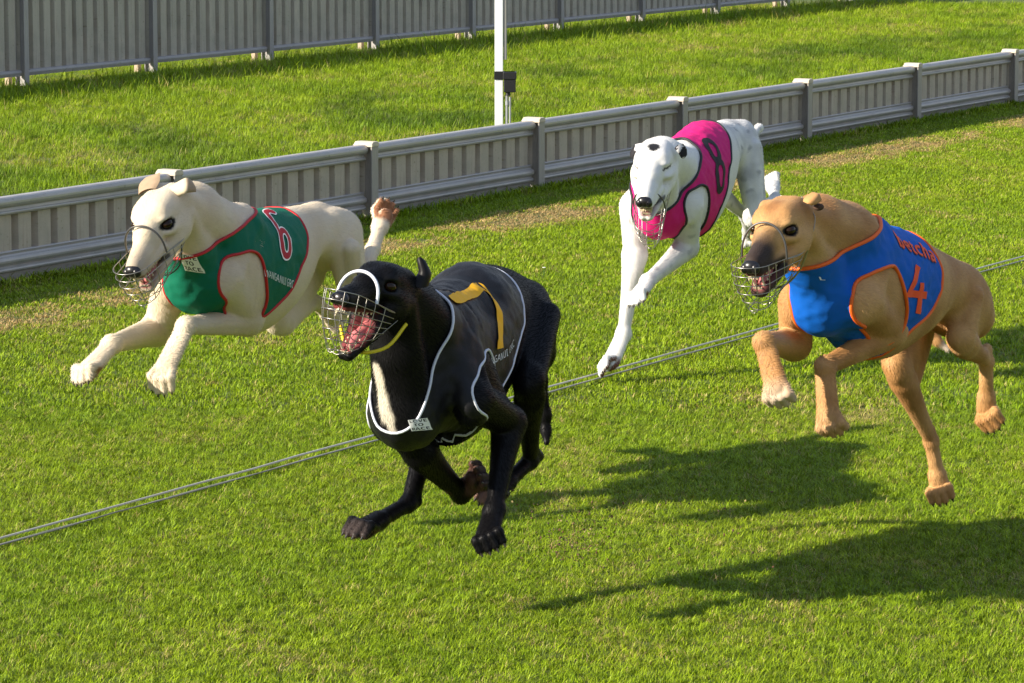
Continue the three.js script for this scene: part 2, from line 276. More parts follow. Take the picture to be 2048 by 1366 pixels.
// trunk: stations {c, up, lat, rU, rD, rL}, smoothed
function loft(stations, k = 0.02, per = 5) {
  const S = [], n = stations.length, keys = ['rU', 'rD', 'rL'];
  const cr = (a, b, c, d, t) => 0.5 * (2 * b + (c - a) * t + (2 * a - 5 * b + 4 * c - d) * t * t + (3 * b - 3 * c + d - a) * t * t * t);
  for (let i = 0; i + 1 < n; i++) for (let j = 0; j < per + (i === n - 2 ? 1 : 0); j++) {
    const t = j / per, g = (m) => stations[clamp(i + m, 0, n - 1)], A = g(-1), B = g(0), C = g(1), D = g(2), o = {};
    for (const v of ['c', 'up', 'lat']) o[v] = V3(cr(A[v].x, B[v].x, C[v].x, D[v].x, t), cr(A[v].y, B[v].y, C[v].y, D[v].y, t), cr(A[v].z, B[v].z, C[v].z, D[v].z, t));
    for (const q of keys) o[q] = cr(A[q], B[q], C[q], D[q], t);
    S.push(o);
  }
  let len = 0; const N = S.length;
  for (let i = 0; i < N; i++) { if (i) len += S[i].c.distanceTo(S[i - 1].c); S[i].s = len; }
  for (let i = 0; i < N; i++) { const o = S[i]; o.ax = S[Math.min(N - 1, i + 1)].c.clone().sub(S[Math.max(0, i - 1)].c).normalize(); o.lat.addScaledVector(o.ax, -o.lat.dot(o.ax)).normalize(); o.up = V3().crossVectors(o.ax, o.lat).normalize(); if (o.up.y < 0) o.up.negate(); }
  const box = new THREE.Box3(); S.forEach((o) => box.expandByPoint(o.c)); const cc = box.getCenter(V3());
  let R = 0; S.forEach((o) => { R = Math.max(R, o.c.distanceTo(cc) + Math.max(o.rU, o.rD, o.rL)); });
  let i0 = 0, i1 = N - 1;   // segments to look through: all, or those near a block
  const find = (x, y, z) => {
    let best = 1e9, bi = 0, bt = 0;
    for (let i = i0; i < i1; i++) { const a = S[i].c, b = S[i + 1].c, dx = b.x - a.x, dy = b.y - a.y, dz = b.z - a.z, px = x - a.x, py = y - a.y, pz = z - a.z, t = clamp((px * dx + py * dy + pz * dz) / (dx * dx + dy * dy + dz * dz)), qx = px - dx * t, qy = py - dy * t, qz = pz - dz * t, d = qx * qx + qy * qy + qz * qz; if (d < best) { best = d; bi = i; bt = t; } }
    return [bi, bt];
  };
  const local = (x, y, z) => {
    const [i, t] = find(x, y, z), A = S[i], B = S[i + 1], f = (v, c) => A[v][c] + (B[v][c] - A[v][c]) * t;
    const px = x - f('c', 'x'), py = y - f('c', 'y'), pz = z - f('c', 'z'), ux = f('up', 'x'), uy = f('up', 'y'), uz = f('up', 'z'), lx = f('lat', 'x'), ly = f('lat', 'y'), lz = f('lat', 'z');
    return [lerp(A.s, B.s, t), px * lx + py * ly + pz * lz, px * ux + py * uy + pz * uz, Math.sqrt(px * px + py * py + pz * pz), lerp(A.rU, B.rU, t), lerp(A.rD, B.rD, t), lerp(A.rL, B.rL, t), px * A.ax.x + py * A.ax.y + pz * A.ax.z];
  };
  const sub = (x, y, z, r) => {
    let lo = 1e9, a = N, b = 0; const dd = S.map((o) => Math.hypot(o.c.x - x, o.c.y - y, o.c.z - z)); for (const v of dd) lo = Math.min(lo, v);
    for (let i = 0; i < N; i++) if (dd[i] < lo + 2 * r + 0.02) { a = Math.min(a, i); b = Math.max(b, i); }
    a = Math.max(0, a - 1); b = Math.min(N - 1, b + 1);
    return { k, c: cc, R, d(x, y, z) { i0 = a; i1 = b; const e = me.d(x, y, z); i0 = 0; i1 = N - 1; return e; } };
  };
  const me = { k, c: cc, R, S, len, local, sub, d(x, y, z) {
    const [, h, v, q, rU, rD, rL, w] = local(x, y, z), rv = v > 0 ? rU : rD, e = Math.sqrt(h * h / (rL * rL) + v * v / (rv * rv) + w * w / (rL * rL)); return e < 1e-5 ? -rL : q - q / e; } };
  return me;
}
class Field {
  constructor() { this.list = []; this.cuts = []; }
  add(...s) { for (const o of s.flat()) this.list.push(o); return this; }
  cut(...s) { for (const o of s.flat()) this.cuts.push(o); return this; }
  near(x, y, z, r) {
    const f = new Field(), pick = (L) => { const c = [], ds = []; let lo = 1e9; for (const o of L) { const q = Math.hypot(o.c.x - x, o.c.y - y, o.c.z - z); if (q > o.R + r + o.k) continue; const e = o.d(x, y, z); c.push(o); ds.push(e); if (e < lo) lo = e; } return c.filter((o, i) => ds[i] < Math.max(lo, -r) + 3 * r + o.k).map((o) => o.sub ? o.sub(x, y, z, r) : o); };
    f.list = pick(this.list); f.cuts = pick(this.cuts); return f;
  }
  d(x, y, z) { let d = 1e3; for (const o of this.list) { const e = o.d(x, y, z); d = d > 1 ? e : smin(d, e, o.k); } for (const o of this.cuts) d = smax(d, -o.d(x, y, z), o.k); return d; }
}
// skin of a field at distance off: surface nets on the blocks that the surface crosses
function skin(field, cell, off = 0, extra = null) {
  const B = 8, bs = B * cell, box = new THREE.Box3(); field.list.forEach((o) => box.union(new THREE.Box3().setFromCenterAndSize(o.c, V3(2, 2, 2).multiplyScalar(o.R + off)))); box.expandByScalar(cell * 3);
  const n = box.getSize(V3()).divideScalar(bs).ceil(), o = box.min, P = [], I = [], vid = new Map(), nb = [];
  const half = bs * 0.5 * 1.7321;
  const key = (i, j, k) => (i * 4096 + j) * 4096 + k;
  const D = (f, x, y, z) => f.d(x, y, z) - off + (extra ? extra(x, y, z) : 0);
  const cells = new Map();   // cell key -> vertex
  const vals = new Float32Array((B + 2) ** 3);
  const quads = [];
  for (let bi = 0; bi < n.x; bi++) for (let bj = 0; bj < n.y; bj++) for (let bk = 0; bk < n.z; bk++) {
    const cx = o.x + (bi + 0.5) * bs, cy = o.y + (bj + 0.5) * bs, cz = o.z + (bk + 0.5) * bs, f = field.near(cx, cy, cz, half + off + 0.03);
    if (!f.list.length) continue;
    if (Math.abs(D(f, cx, cy, cz)) > half * 1.45 + 0.006) continue;
    const m = B + 2;   // one extra layer so that faces between blocks are whole
    for (let i = 0; i < m; i++) for (let j = 0; j < m; j++) for (let k = 0; k < m; k++) vals[(i * m + j) * m + k] = D(f, o.x + (bi * B + i) * cell, o.y + (bj * B + j) * cell, o.z + (bk * B + k) * cell);
    const V = (i, j, k) => vals[(i * m + j) * m + k];
    const vert = (i, j, k) => {   // vertex of a cell (local index up to B)
      const kk = key(bi * B + i, bj * B + j, bk * B + k); let v = vid.get(kk); if (v !== undefined) return v;
      let sx = 0, sy = 0, sz = 0, c = 0;
      for (let e = 0; e < 12; e++) {
        const ax = e >> 2, u = e & 1, w = (e >> 1) & 1, a = [0, 0, 0]; a[(ax + 1) % 3] = u; a[(ax + 2) % 3] = w; const b = a.slice(); b[ax] = 1;
        const va = V(i + a[0], j + a[1], k + a[2]), vb = V(i + b[0], j + b[1], k + b[2]);
        if ((va < 0) === (vb < 0)) continue;
        const t = va / (va - vb); sx += i + a[0] + (b[0] - a[0]) * t; sy += j + a[1] + (b[1] - a[1]) * t; sz += k + a[2] + (b[2] - a[2]) * t; c++;
      }
      if (!c) return -1;
      v = P.length / 3; P.push(o.x + (bi * B + sx / c) * cell, o.y + (bj * B + sy / c) * cell, o.z + (bk * B + sz / c) * cell); vid.set(kk, v); return v;
    };
    for (let i = 1; i <= B; i++) for (let j = 1; j <= B; j++) for (let k = 1; k <= B; k++) {
      const a = V(i, j, k) < 0;
      for (let ax = 0; ax < 3; ax++) {
        const e = [i, j, k]; e[ax]++; if (e[ax] > B + 1) continue;
        if (a === (V(...e) < 0)) continue;
        const u = (ax + 1) % 3, w = (ax + 2) % 3, q = [[0, 0], [-1, 0], [-1, -1], [0, -1]].map(([du, dw]) => { const c = [i, j, k]; c[u] += du; c[w] += dw; return vert(...c); });
        if (q.includes(-1)) continue;
        if (a) I.push(q[0], q[1], q[2], q[0], q[2], q[3]); else I.push(q[0], q[2], q[1], q[0], q[3], q[2]);
      }
    }
  }
  // settle each point on the surface, and take its normal from the field
  const N = new Float32Array(P.length), h = cell * 0.45;
  const loc = new Map();
  for (let v = 0; v < P.length; v += 3) {
    let x = P[v], y = P[v + 1], z = P[v + 2];
    const lk = key(Math.floor((x - o.x) / bs), Math.floor((y - o.y) / bs), Math.floor((z - o.z) / bs)); let f = loc.get(lk);
    if (!f) { f = field.near(o.x + (Math.floor((x - o.x) / bs) + 0.5) * bs, o.y + (Math.floor((y - o.y) / bs) + 0.5) * bs, o.z + (Math.floor((z - o.z) / bs) + 0.5) * bs, half + off + 0.035); loc.set(lk, f); }
    let gx, gy, gz;
    for (let it = 0; it < 2; it++) {
      gx = D(f, x + h, y, z) - D(f, x - h, y, z); gy = D(f, x, y + h, z) - D(f, x, y - h, z); gz = D(f, x, y, z + h) - D(f, x, y, z - h);
      const l = Math.hypot(gx, gy, gz) || 1; gx /= l; gy /= l; gz /= l;
      if (!it) { const dd = clamp(D(f, x, y, z) / Math.max(0.5, l / (2 * h)), -cell * 0.5, cell * 0.5); x -= gx * dd; y -= gy * dd; z -= gz * dd; }
    }
    P[v] = x; P[v + 1] = y; P[v + 2] = z; N[v] = gx; N[v + 1] = gy; N[v + 2] = gz;
  }
  const g = new THREE.BufferGeometry(); g.setAttribute('position', new THREE.Float32BufferAttribute(P, 3)); g.setAttribute('normal', new THREE.BufferAttribute(N, 3)); g.setIndex(I);
  return g;
}
// keep only where keep(x,y,z) > 0, cutting triangles cleanly; returns [geometry, border segments]
function trim(g, keep) {
  const p = g.attributes.position.array, n = g.attributes.normal.array, idx = g.index.array, P = [], N = [], I = [], map = new Map(), seg = [], F = new Float32Array(p.length / 3);
  for (let i = 0; i < F.length; i++) F[i] = keep(p[i * 3], p[i * 3 + 1], p[i * 3 + 2]);
  const own = (i) => { let v = map.get(i); if (v === undefined) { v = P.length / 3; P.push(p[i * 3], p[i * 3 + 1], p[i * 3 + 2]); N.push(n[i * 3], n[i * 3 + 1], n[i * 3 + 2]); map.set(i, v); } return v; };
  const mid = (a, b) => { if (a > b) [a, b] = [b, a]; const k = a + '_' + b; let v = map.get(k); if (v === undefined) { const t = F[a] / (F[a] - F[b]); v = P.length / 3; for (let c = 0; c < 3; c++) { P.push(lerp(p[a * 3 + c], p[b * 3 + c], t)); N.push(lerp(n[a * 3 + c], n[b * 3 + c], t)); } map.set(k, v); } return v; };
  for (let t = 0; t < idx.length; t += 3) {
    const v = [idx[t], idx[t + 1], idx[t + 2]], s = v.map((i) => F[i] > 0), c = s[0] + s[1] + s[2];
    if (c === 3) I.push(own(v[0]), own(v[1]), own(v[2]));
    else if (c === 1) { const i = s.indexOf(true), a = v[i], b = v[(i + 1) % 3], d = v[(i + 2) % 3], ab = mid(a, b), ad = mid(a, d); I.push(own(a), ab, ad); seg.push([ab, ad]); }
    else if (c === 2) { const i = s.indexOf(false), a = v[i], b = v[(i + 1) % 3], d = v[(i + 2) % 3], ab = mid(a, b), ad = mid(a, d); I.push(ab, own(b), own(d), ab, own(d), ad); seg.push([ad, ab]); }
  }
  const o = new THREE.BufferGeometry(); o.setAttribute('position', new THREE.Float32BufferAttribute(P, 3)); o.setAttribute('normal', new THREE.Float32BufferAttribute(N, 3)); o.setIndex(I);
  return [o, seg];
}
// border segments -> smooth closed loops of points
function loops(g, seg) {
  const next = new Map(); for (const [a, b] of seg) { (next.get(a) ?? next.set(a, []).get(a)).push(b); (next.get(b) ?? next.set(b, []).get(b)).push(a); }
  const p = g.attributes.position, seen = new Set(), out = [];
  for (const a of next.keys()) {
    if (seen.has(a)) continue; const l = [a]; seen.add(a); let c = a;
    for (;;) { const b = next.get(c).find((q) => !seen.has(q)); if (b === undefined) break; seen.add(b); l.push(b); c = b; }
    if (l.length < 12) continue;
    let q = l.map((i) => V3().fromBufferAttribute(p, i)); const closed = next.get(c).includes(a) || q[0].distanceTo(q[q.length - 1]) < 0.02;
    for (let it = 0; it < 24; it++) q = q.map((v, i) => { const A = q[(i + q.length - 1) % q.length], C = q[(i + 1) % q.length]; return !closed && (i === 0 || i === q.length - 1) ? v : v.clone().multiplyScalar(0.5).addScaledVector(A, 0.25).addScaledVector(C, 0.25); });
    const r = [q[0]]; for (const v of q) if (v.distanceTo(r[r.length - 1]) > 0.010) r.push(v);
    if (closed && r.length > 3 && r[0].distanceTo(r[r.length - 1]) < 0.006) r.pop();
    out.push([r, closed]);
  }
  return out;
}

const viewDir = (x, y, z) => V3().addScaledVector(R_, x).addScaledVector(U_, y).addScaledVector(F_, -z);   // right, up and towards the photographer
function earGeometry(G, thick) {   // a leaf through nine points (base, fold and tip; inner to outer), with thickness and rounded edges
  const n = 16, m = 14, P = [], I = [], q = (t) => [2 * (t - 0.5) * (t - 1), -4 * t * (t - 1), 2 * t * (t - 0.5)];
  const fold = (t) => { const h = 0.5 + 0.5 * Math.tanh((t - 0.5) / 0.10), lo = 0.10 * Math.log(2 * Math.cosh((t - 0.5) / 0.10)) , k = clamp((t - 0.5 + lo * 1) / 1, 0, 1) * 1; const up = (t - 0.5 + lo) , a = clamp(t - up / 2 * 1, 0, 0.5); return [1 - 2 * a, 2 * a - up, up]; };
  const at2 = (t, u) => { const a = fold(t), b = q(u), v = V3(); for (let i = 0; i < 3; i++) for (let j = 0; j < 3; j++) v.addScaledVector(G[i * 3 + j], a[i] * b[j]); return v; };
  for (let s = 0; s < 2; s++) for (let i = 0; i <= n; i++) for (let j = 0; j <= m; j++) {
    let t = i / n, u = j / m; const e = 1e-3, c = at2(t, u), nr = at2(Math.min(1, t + e), u).sub(at2(Math.max(0, t - e), u)).cross(at2(t, Math.min(1, u + e)).sub(at2(t, Math.max(0, u - e)))).normalize();
    const w = Math.sqrt(Math.max(0, Math.min(1, 5 * u, 5 * (1 - u), 5 * (1 - t)))); c.addScaledVector(nr, (s ? -1 : 1) * thick * w); P.push(c.x, c.y, c.z);
  }
  const o = (n + 1) * (m + 1);
  for (let s = 0; s < 2; s++) for (let i = 0; i < n; i++) for (let j = 0; j < m; j++) { const a = s * o + i * (m + 1) + j, b = a + 1, c = a + m + 1, d = c + 1; if (s) I.push(a, c, b, b, c, d); else I.push(a, b, c, b, d, c); }
  const g = new THREE.BufferGeometry(); g.setAttribute('position', new THREE.Float32BufferAttribute(P, 3)); g.setIndex(I); g.computeVertexNormals(); return g;
}
function coneGeo(a, b, ra, rb, seg = 7) { const l = a.distanceTo(b), g = new THREE.CylinderGeometry(rb, ra, l, seg, 1); g.translate(0, l / 2, 0); g.applyQuaternion(new THREE.Quaternion().setFromUnitVectors(V3(0, 1, 0), b.clone().sub(a).normalize())); g.translate(a.x, a.y, a.z); return g; }
function ballGeo(c, rx, ry, rz, X, Y, Z, ws = 18, hs = 12) { const g = new THREE.SphereGeometry(1, ws, hs); g.applyMatrix4(new THREE.Matrix4().makeBasis(X.clone().multiplyScalar(rx), Y.clone().multiplyScalar(ry), Z.clone().multiplyScalar(rz)).setPosition(c)); return g; }

const M_claw = std(lin(0.03, 0.025, 0.022), 0.4), M_tooth = std(lin(0.70, 0.60, 0.42), 0.35), M_tongue = std(lin(0.55, 0.17, 0.17), 0.4), M_nose = std(lin(0.010, 0.009, 0.010), 0.32), M_eye = new THREE.MeshPhysicalMaterial({ color: lin(0.020, 0.009, 0.004), roughness: 0.10, specularIntensity: 0.55 });
const M_wire = std(lin(0.34, 0.32, 0.29), 0.32, { metalness: 0.85 }), M_wireDark = std(lin(0.10, 0.095, 0.09), 0.4, { metalness: 0.6 });

const hairGeo = (() => { const g = new THREE.BufferGeometry(); g.setAttribute('position', new THREE.Float32BufferAttribute([-1, 0, 0, 1, 0, 0, -0.8, 0.5, 0.03, 0.8, 0.5, 0.03, 0, 1, -0.06], 3)); g.setIndex([0, 1, 2, 2, 1, 3, 2, 3, 4]); g.computeVertexNormals(); return g; })();
const hairMat = new THREE.MeshStandardMaterial({ color: 0xffffff, roughness: 0.6, side: THREE.DoubleSide });
function makeDog(c) {
  const t0 = Date.now();
  const Z = c.Z, base = at(c.trunk[1][0], c.trunk[1][1], Z).setY(0);
  const dog = thing('greyhound', c.label, 'dog', base, 'racing greyhounds in mid-gallop');
  const J = ([px, py, dz]) => at(px, py, Z - dz).sub(base);
  const th = c.turn * Math.PI / 180, lat = viewDir(Math.cos(th), c.bank ?? 0, Math.sin(th)).normalize(), fwd = viewDir(-Math.sin(th), 0, Math.cos(th)).normalize();
  const UP = V3(0, 1, 0);
  // ---- trunk
  const T = c.trunk.map(([px, py, dz, rU, rD, rL]) => ({ c: J([px, py, dz]), up: UP.clone(), lat: lat.clone(), rU, rD, rL }));
  const trunk = loft(T, 0.03), field = new Field(), vestField = new Field();
  const up1 = trunk.S[5].up, body = (s) => { field.add(s); vestField.add(s); return s; };
  body(trunk);
  // ---- head frame
  const [yaw, pitch, roll] = c.head.ang.map((a) => a * Math.PI / 180), hs = c.head.scale ?? 1, E3 = new THREE.Matrix4().makeRotationY(yaw).multiply(new THREE.Matrix4().makeRotationX(pitch)).multiply(new THREE.Matrix4().makeRotationZ(roll));
  const col = (i) => { const v = V3().setFromMatrixColumn(E3, i); return viewDir(v.x, v.y, v.z); }, X = col(0), Y = col(1), Zf = col(2);
  const nb = T[1].c.clone().addScaledVector(up1, c.nape ?? 0.072).addScaledVector(fwd, 0.045);   // where the neck leaves the withers
  let hd = c.head.dz; const skullOff = V3().addScaledVector(Y, -0.012 * hs).addScaledVector(Zf, -0.085 * hs);
  if (hd === undefined) { hd = 0; for (let i = 0; i < 60; i++) { const l = J([c.head.at[0], c.head.at[1], hd]).add(skullOff).distanceTo(nb); if (l > c.neck) break; hd += 0.01; } }
  const hc = J([c.head.at[0], c.head.at[1], hd]), H = (x, y, z) => hc.clone().addScaledVector(X, x * hs).addScaledVector(Y, y * hs).addScaledVector(Zf, z * hs);
  const toHead = (x, y, z) => { const dx = x - hc.x, dy = y - hc.y, dz = z - hc.z; return [(dx * X.x + dy * X.y + dz * X.z) / hs, (dx * Y.x + dy * Y.y + dz * Y.z) / hs, (dx * Zf.x + dy * Zf.y + dz * Zf.z) / hs]; };
  const s_ = (r) => r * hs;
  // ---- neck
  const nk = c.neckR ?? 1;
  const nm = H(0, -0.03, -0.115).lerp(nb, 0.5).addScaledVector(up1, c.neckArch ?? 0.016);
  body(cone(H(0, -0.016, -0.088), nm, s_(0.047) * nk, 0.060 * nk, 0.014));
  for (const s of [-1, 1]) for (const o of [cone(H(s * 0.034, -0.022, -0.078), T[0].c.clone().addScaledVector(lat, s * 0.028).addScaledVector(up1, 0.045), s_(0.017), 0.021, 0.009), cone(H(s * 0.026, 0.008, -0.090), nb.clone().addScaledVector(lat, s * 0.045).addScaledVector(up1, 0.01), s_(0.020), 0.030, 0.010)]) body(o); body(cone(nm, nb, 0.060 * nk, 0.080 * nk, 0.03));
  const thr = H(0, -0.036, -0.088).lerp(T[0].c, 0.5).addScaledVector(up1, 0.014); body(cone(thr, T[0].c, 0.040, 0.054, 0.03)); body(cone(H(0, -0.034, -0.088), thr, s_(0.028), 0.040, 0.014));
  // ---- head
  const jw = (c.head.jaw ?? 20) * Math.PI / 180, hinge = [0, -0.040, -0.045];
  const jawPt = (x, y, z) => { const a = y - hinge[1], b = z - hinge[2]; return [x, hinge[1] + a * Math.cos(jw) - b * Math.sin(jw), hinge[2] + a * Math.sin(jw) + b * Math.cos(jw)]; };
  const JW = (x, y, z) => H(...jawPt(x, y, z));
  field.add(ellipsoid(H(0, 0.002, -0.052), s_(0.045), s_(0.0375), s_(0.070), X, Y, Zf, 0.015),
    cone(H(0, 0.004, -0.03), H(0, -0.012, 0.030), s_(0.036), s_(0.0255), 0.02),
    cone(H(0, -0.022, 0.012), H(0, -0.0455, 0.096), s_(0.0275), s_(0.0190), 0.010), cone(H(0, -0.008, 0.025), H(0, -0.0370, 0.100), s_(0.0155), s_(0.0120), 0.008));
  for (const s of [-1, 1]) field.add(
    ellipsoid(H(s * 0.034, -0.030, -0.045), s_(0.020), s_(0.032), s_(0.038), X, Y, Zf, 0.010), ellipsoid(H(s * 0.035, -0.016, -0.016), s_(0.013), s_(0.011), s_(0.028), X, Y, Zf, 0.014),
    ellipsoid(H(s * 0.026, 0.012, -0.004), s_(0.014), s_(0.008), s_(0.017), X, Y, Zf, 0.007), cone(H(s * 0.019, 0.017, -0.015), H(s * 0.013, 0.023, -0.085), s_(0.021), s_(0.019), 0.014),
    cone(H(s * 0.020, -0.043, 0.018), H(s * 0.0085, -0.0570, 0.096), s_(0.0125), s_(0.0100), 0.006),
    cone(H(s * 0.030, -0.044, -0.02), JW(s * 0.021, -0.052, 0.022), s_(0.018), s_(0.0115), 0.010), cone(JW(s * 0.021, -0.052, 0.022), JW(s * 0.0075, -0.062, 0.088), s_(0.0115), s_(0.0095), 0.006));
  field.add(cone(JW(0, -0.066, 0.01), JW(0, -0.070, 0.082), s_(0.010), s_(0.0075), 0.010), cone(H(0, -0.052, -0.035), JW(0, -0.060, 0.012), s_(0.024), s_(0.014), 0.012));
  for (const s of c.head.shut ? [] : [-1, 1]) field.cut(ellipsoid(H(s * 0.0385, -0.001, 0.002), s_(0.011), s_(0.0095), s_(0.0145), X, Y, Zf, 0.004));
  // ---- legs
  const paws = [], claws = [];
  function paw(kn, tip, side, w, hint) {   // four toes, the middle two longer, arched at the knuckle; hint is the dorsal side
    const d = tip.clone().sub(kn), L = d.length(); d.normalize();
    const dors = hint.clone().addScaledVector(d, -hint.dot(d)).normalize(), sd = V3().crossVectors(dors, d).normalize(); if (sd.dot(side) < 0) sd.negate();
    for (let j = 0; j < 4; j++) {
      const o = (j - 1.5) * w, mid = j === 1 || j === 2, l = L * (mid ? 1 : 0.84), r = kn.clone().addScaledVector(sd, o * 0.78), m = r.clone().addScaledVector(d, l * 0.48).addScaledVector(dors, 0.0105).addScaledVector(sd, o * 0.25), e = r.clone().addScaledVector(d, l * 0.86).addScaledVector(dors, -0.004).addScaledVector(sd, o * 0.3);
      field.add(cone(r, m, 0.0085, 0.0102, 0.0022), cone(m, e, 0.0100, 0.0076, 0.0022));
      const q = e.clone().addScaledVector(d, 0.0045).addScaledVector(dors, -0.001); claws.push(coneGeo(q, q.clone().addScaledVector(d, 0.0070).addScaledVector(dors, -0.0060), 0.0032, 0.0012));
    }
    field.add(ellipsoid(kn.clone().addScaledVector(d, L * 0.22).addScaledVector(dors, -0.011), 0.017, 0.010, 0.016, sd, dors, d, 0.006));
    paws.push({ c: kn.clone().addScaledVector(d, L * 0.5), d, dors, sd, L });
  }
  const holes = [];
  for (const [side, leg] of [[1, c.foreL], [-1, c.foreR]]) {
    const [sh, el, ca, kn, tip] = leg.pts.map(J), out = lat.clone().multiplyScalar(side), top = T[1].c.clone().addScaledVector(up1, 0.085).addScaledVector(out, 0.045).addScaledVector(fwd, -0.035);
    const mid = top.clone().lerp(sh, 0.6).addScaledVector(fwd, -0.045).addScaledVector(out, 0.002), fd = ca.clone().sub(el).normalize(), ud = el.clone().sub(sh).normalize();
    body(flatcone(top, sh, 0.046, 0.046, lat, 0.62, 0.03)); field.add(cone(sh, el, 0.039, 0.030, 0.012), flatcone(mid, el.clone().addScaledVector(ud, -0.03), 0.050, 0.030, lat, 0.58, 0.010), flatcone(mid.clone().addScaledVector(fwd, -0.03), el.clone().addScaledVector(ud, -0.02), 0.036, 0.022, lat, 0.6, 0.008), ellipsoid(sh.clone().addScaledVector(fwd, 0.010).addScaledVector(up1, -0.005), 0.030, 0.040, 0.032, lat, up1, fwd, 0.008));
    const ol = el.clone().addScaledVector(fd, -0.020).addScaledVector(ud, 0.004);   // point of the elbow
    field.add(cone(el, ol, 0.022, 0.012, 0.010), cone(el, ca, 0.0280, 0.0155, 0.010), cone(el.clone().lerp(ca, 0.04), el.clone().lerp(ca, 0.48), 0.0345, 0.0165, 0.010), ellipsoid(ca, 0.0212, 0.0200, 0.0215, lat, V3().crossVectors(fd, lat).normalize(), fd, 0.012));
    const rear = V3().crossVectors(fd, lat).normalize(); if (rear.dot(ud) > 0) rear.negate();   // front and back of the forearm: tendon ridges
    field.add(cone(el.clone().lerp(ca, 0.1).addScaledVector(rear, 0.017), ca.clone().addScaledVector(rear, 0.010), 0.0135, 0.0075, 0.004), cone(el.clone().lerp(ca, 0.12).addScaledVector(rear, -0.018).addScaledVector(out, 0.008), ca.clone().addScaledVector(rear, -0.010), 0.0130, 0.0080, 0.004)); body(cone(top.clone().addScaledVector(out, 0.024), sh.clone().addScaledVector(out, 0.022).addScaledVector(fwd, -0.012), 0.012, 0.016, 0.010));
    const md = kn.clone().sub(ca).normalize(), hint = leg.dorsal ? viewDir(...leg.dorsal) : fwd.clone().addScaledVector(md, -fwd.dot(md)).normalize(), pside = leg.side ? viewDir(...leg.side) : lat;
    field.add(flatcone(ca, kn, 0.0195, 0.0235, hint, 0.64, 0.008), cone(ca.clone().lerp(kn, 0.22).addScaledVector(hint, -0.014), ca.clone().lerp(kn, 0.3).addScaledVector(hint, -0.018), 0.008, 0.006, 0.01));
    paw(kn, tip, pside, 0.0142, leg.pawDorsal ? viewDir(...leg.pawDorsal) : hint);
    { const hl = leg.hole ?? {}, p1 = top.clone().lerp(sh, hl.at ?? 0.12).addScaledVector(fwd, hl.back ?? -0.028), p2 = sh.clone().addScaledVector(out, 0.01).addScaledVector(fwd, 0.012), p3 = sh.clone().lerp(el, hl.low ?? 0.6).addScaledVector(out, 0.01), r = hl.r ?? (side > 0 ? [0.034, 0.043, 0.047] : [0.040, 0.064, 0.056]);
      const pc = p1.clone().add(p2).add(p3).divideScalar(3); holes.push({ side, segs: [[p1, p2, r[0], r[1]], [p1, p3, r[0], r[2]], [p2, p3, r[1], r[2]], [pc, p3.clone().addScaledVector(fwd, -0.012), r[2] + 0.008, r[2]]] }); }
  }
  for (const [side, leg] of [[1, c.hindL], [-1, c.hindR]]) {
    const [hip, st, ho, kn, tip] = leg.pts.map(J), out = lat.clone().multiplyScalar(side), td = ho.clone().sub(st).normalize(), fm = st.clone().sub(hip).normalize();
    const back = td.clone().addScaledVector(fm, -td.dot(fm)).normalize();   // the side the knee folds to
    const isch = hip.clone().addScaledVector(back, 0.055).addScaledVector(fm, -0.005), w = leg.bulk ?? 1;
    field.add(flatcone(hip, st.clone().addScaledVector(fm, -0.01), 0.068 * w, 0.040, lat, 0.58, 0.016), flatcone(isch, st.clone().lerp(ho, 0.30).addScaledVector(back, 0.012), 0.050 * w, 0.022, lat, 0.56, 0.012), flatcone(isch.clone().lerp(hip, 0.5), st.clone().lerp(hip, 0.3).addScaledVector(back, 0.03), 0.054 * w, 0.038, lat, 0.56, 0.012));
    field.add(cone(st, ho, 0.030, 0.0125, 0.010), cone(st.clone().addScaledVector(back, 0.016).lerp(ho, 0.10), st.clone().lerp(ho, 0.56).addScaledVector(back, 0.009), 0.029, 0.012, 0.008));
    const md = kn.clone().sub(ho).normalize(), heel = ho.clone().addScaledVector(md, -0.030).addScaledVector(td, 0.006);
    field.add(ellipsoid(ho, 0.0155, 0.0165, 0.0175, lat, V3().crossVectors(md, lat).normalize(), md, 0.006), cone(ho, heel, 0.0145, 0.0105, 0.008), cone(heel, st.clone().lerp(ho, 0.62).addScaledVector(back, 0.010), 0.0085, 0.010, 0.012), cone(ho, kn, 0.0145, 0.0150, 0.008));
    const hint = leg.dorsal ? viewDir(...leg.dorsal) : md.clone().multiplyScalar(-1).addScaledVector(td, -1).addScaledVector(fwd, 0.6).normalize();
    field.add(cone(kn.clone().lerp(ho, 0.25).addScaledVector(lat, 0.005), kn.clone().addScaledVector(lat, 0.007), 0.014, 0.014, 0.012), cone(kn.clone().lerp(ho, 0.25).addScaledVector(lat, -0.005), kn.clone().addScaledVector(lat, -0.007), 0.014, 0.014, 0.012));
    paw(kn, tip, leg.side ? viewDir(...leg.side) : lat, 0.0136, hint);
    field.add(cone(hip.clone().addScaledVector(out, 0.030).addScaledVector(back, -0.028), st.clone().addScaledVector(out, 0.012).addScaledVector(back, -0.014), 0.024 * w, 0.020, 0.008), ellipsoid(st.clone().addScaledVector(back, -0.020), 0.024, 0.026, 0.026, lat, up1, fwd, 0.010), cone(st.clone().lerp(ho, 0.10).addScaledVector(out, 0.014), st.clone().lerp(ho, 0.55).addScaledVector(out, 0.004), 0.019, 0.010, 0.006));
    // rump muscle over the hip
    field.add(ellipsoid(hip.clone().lerp(T[5].c, 0.35).addScaledVector(up1, 0.02), 0.044, 0.055, 0.068, lat, up1, fwd, 0.018));
  }
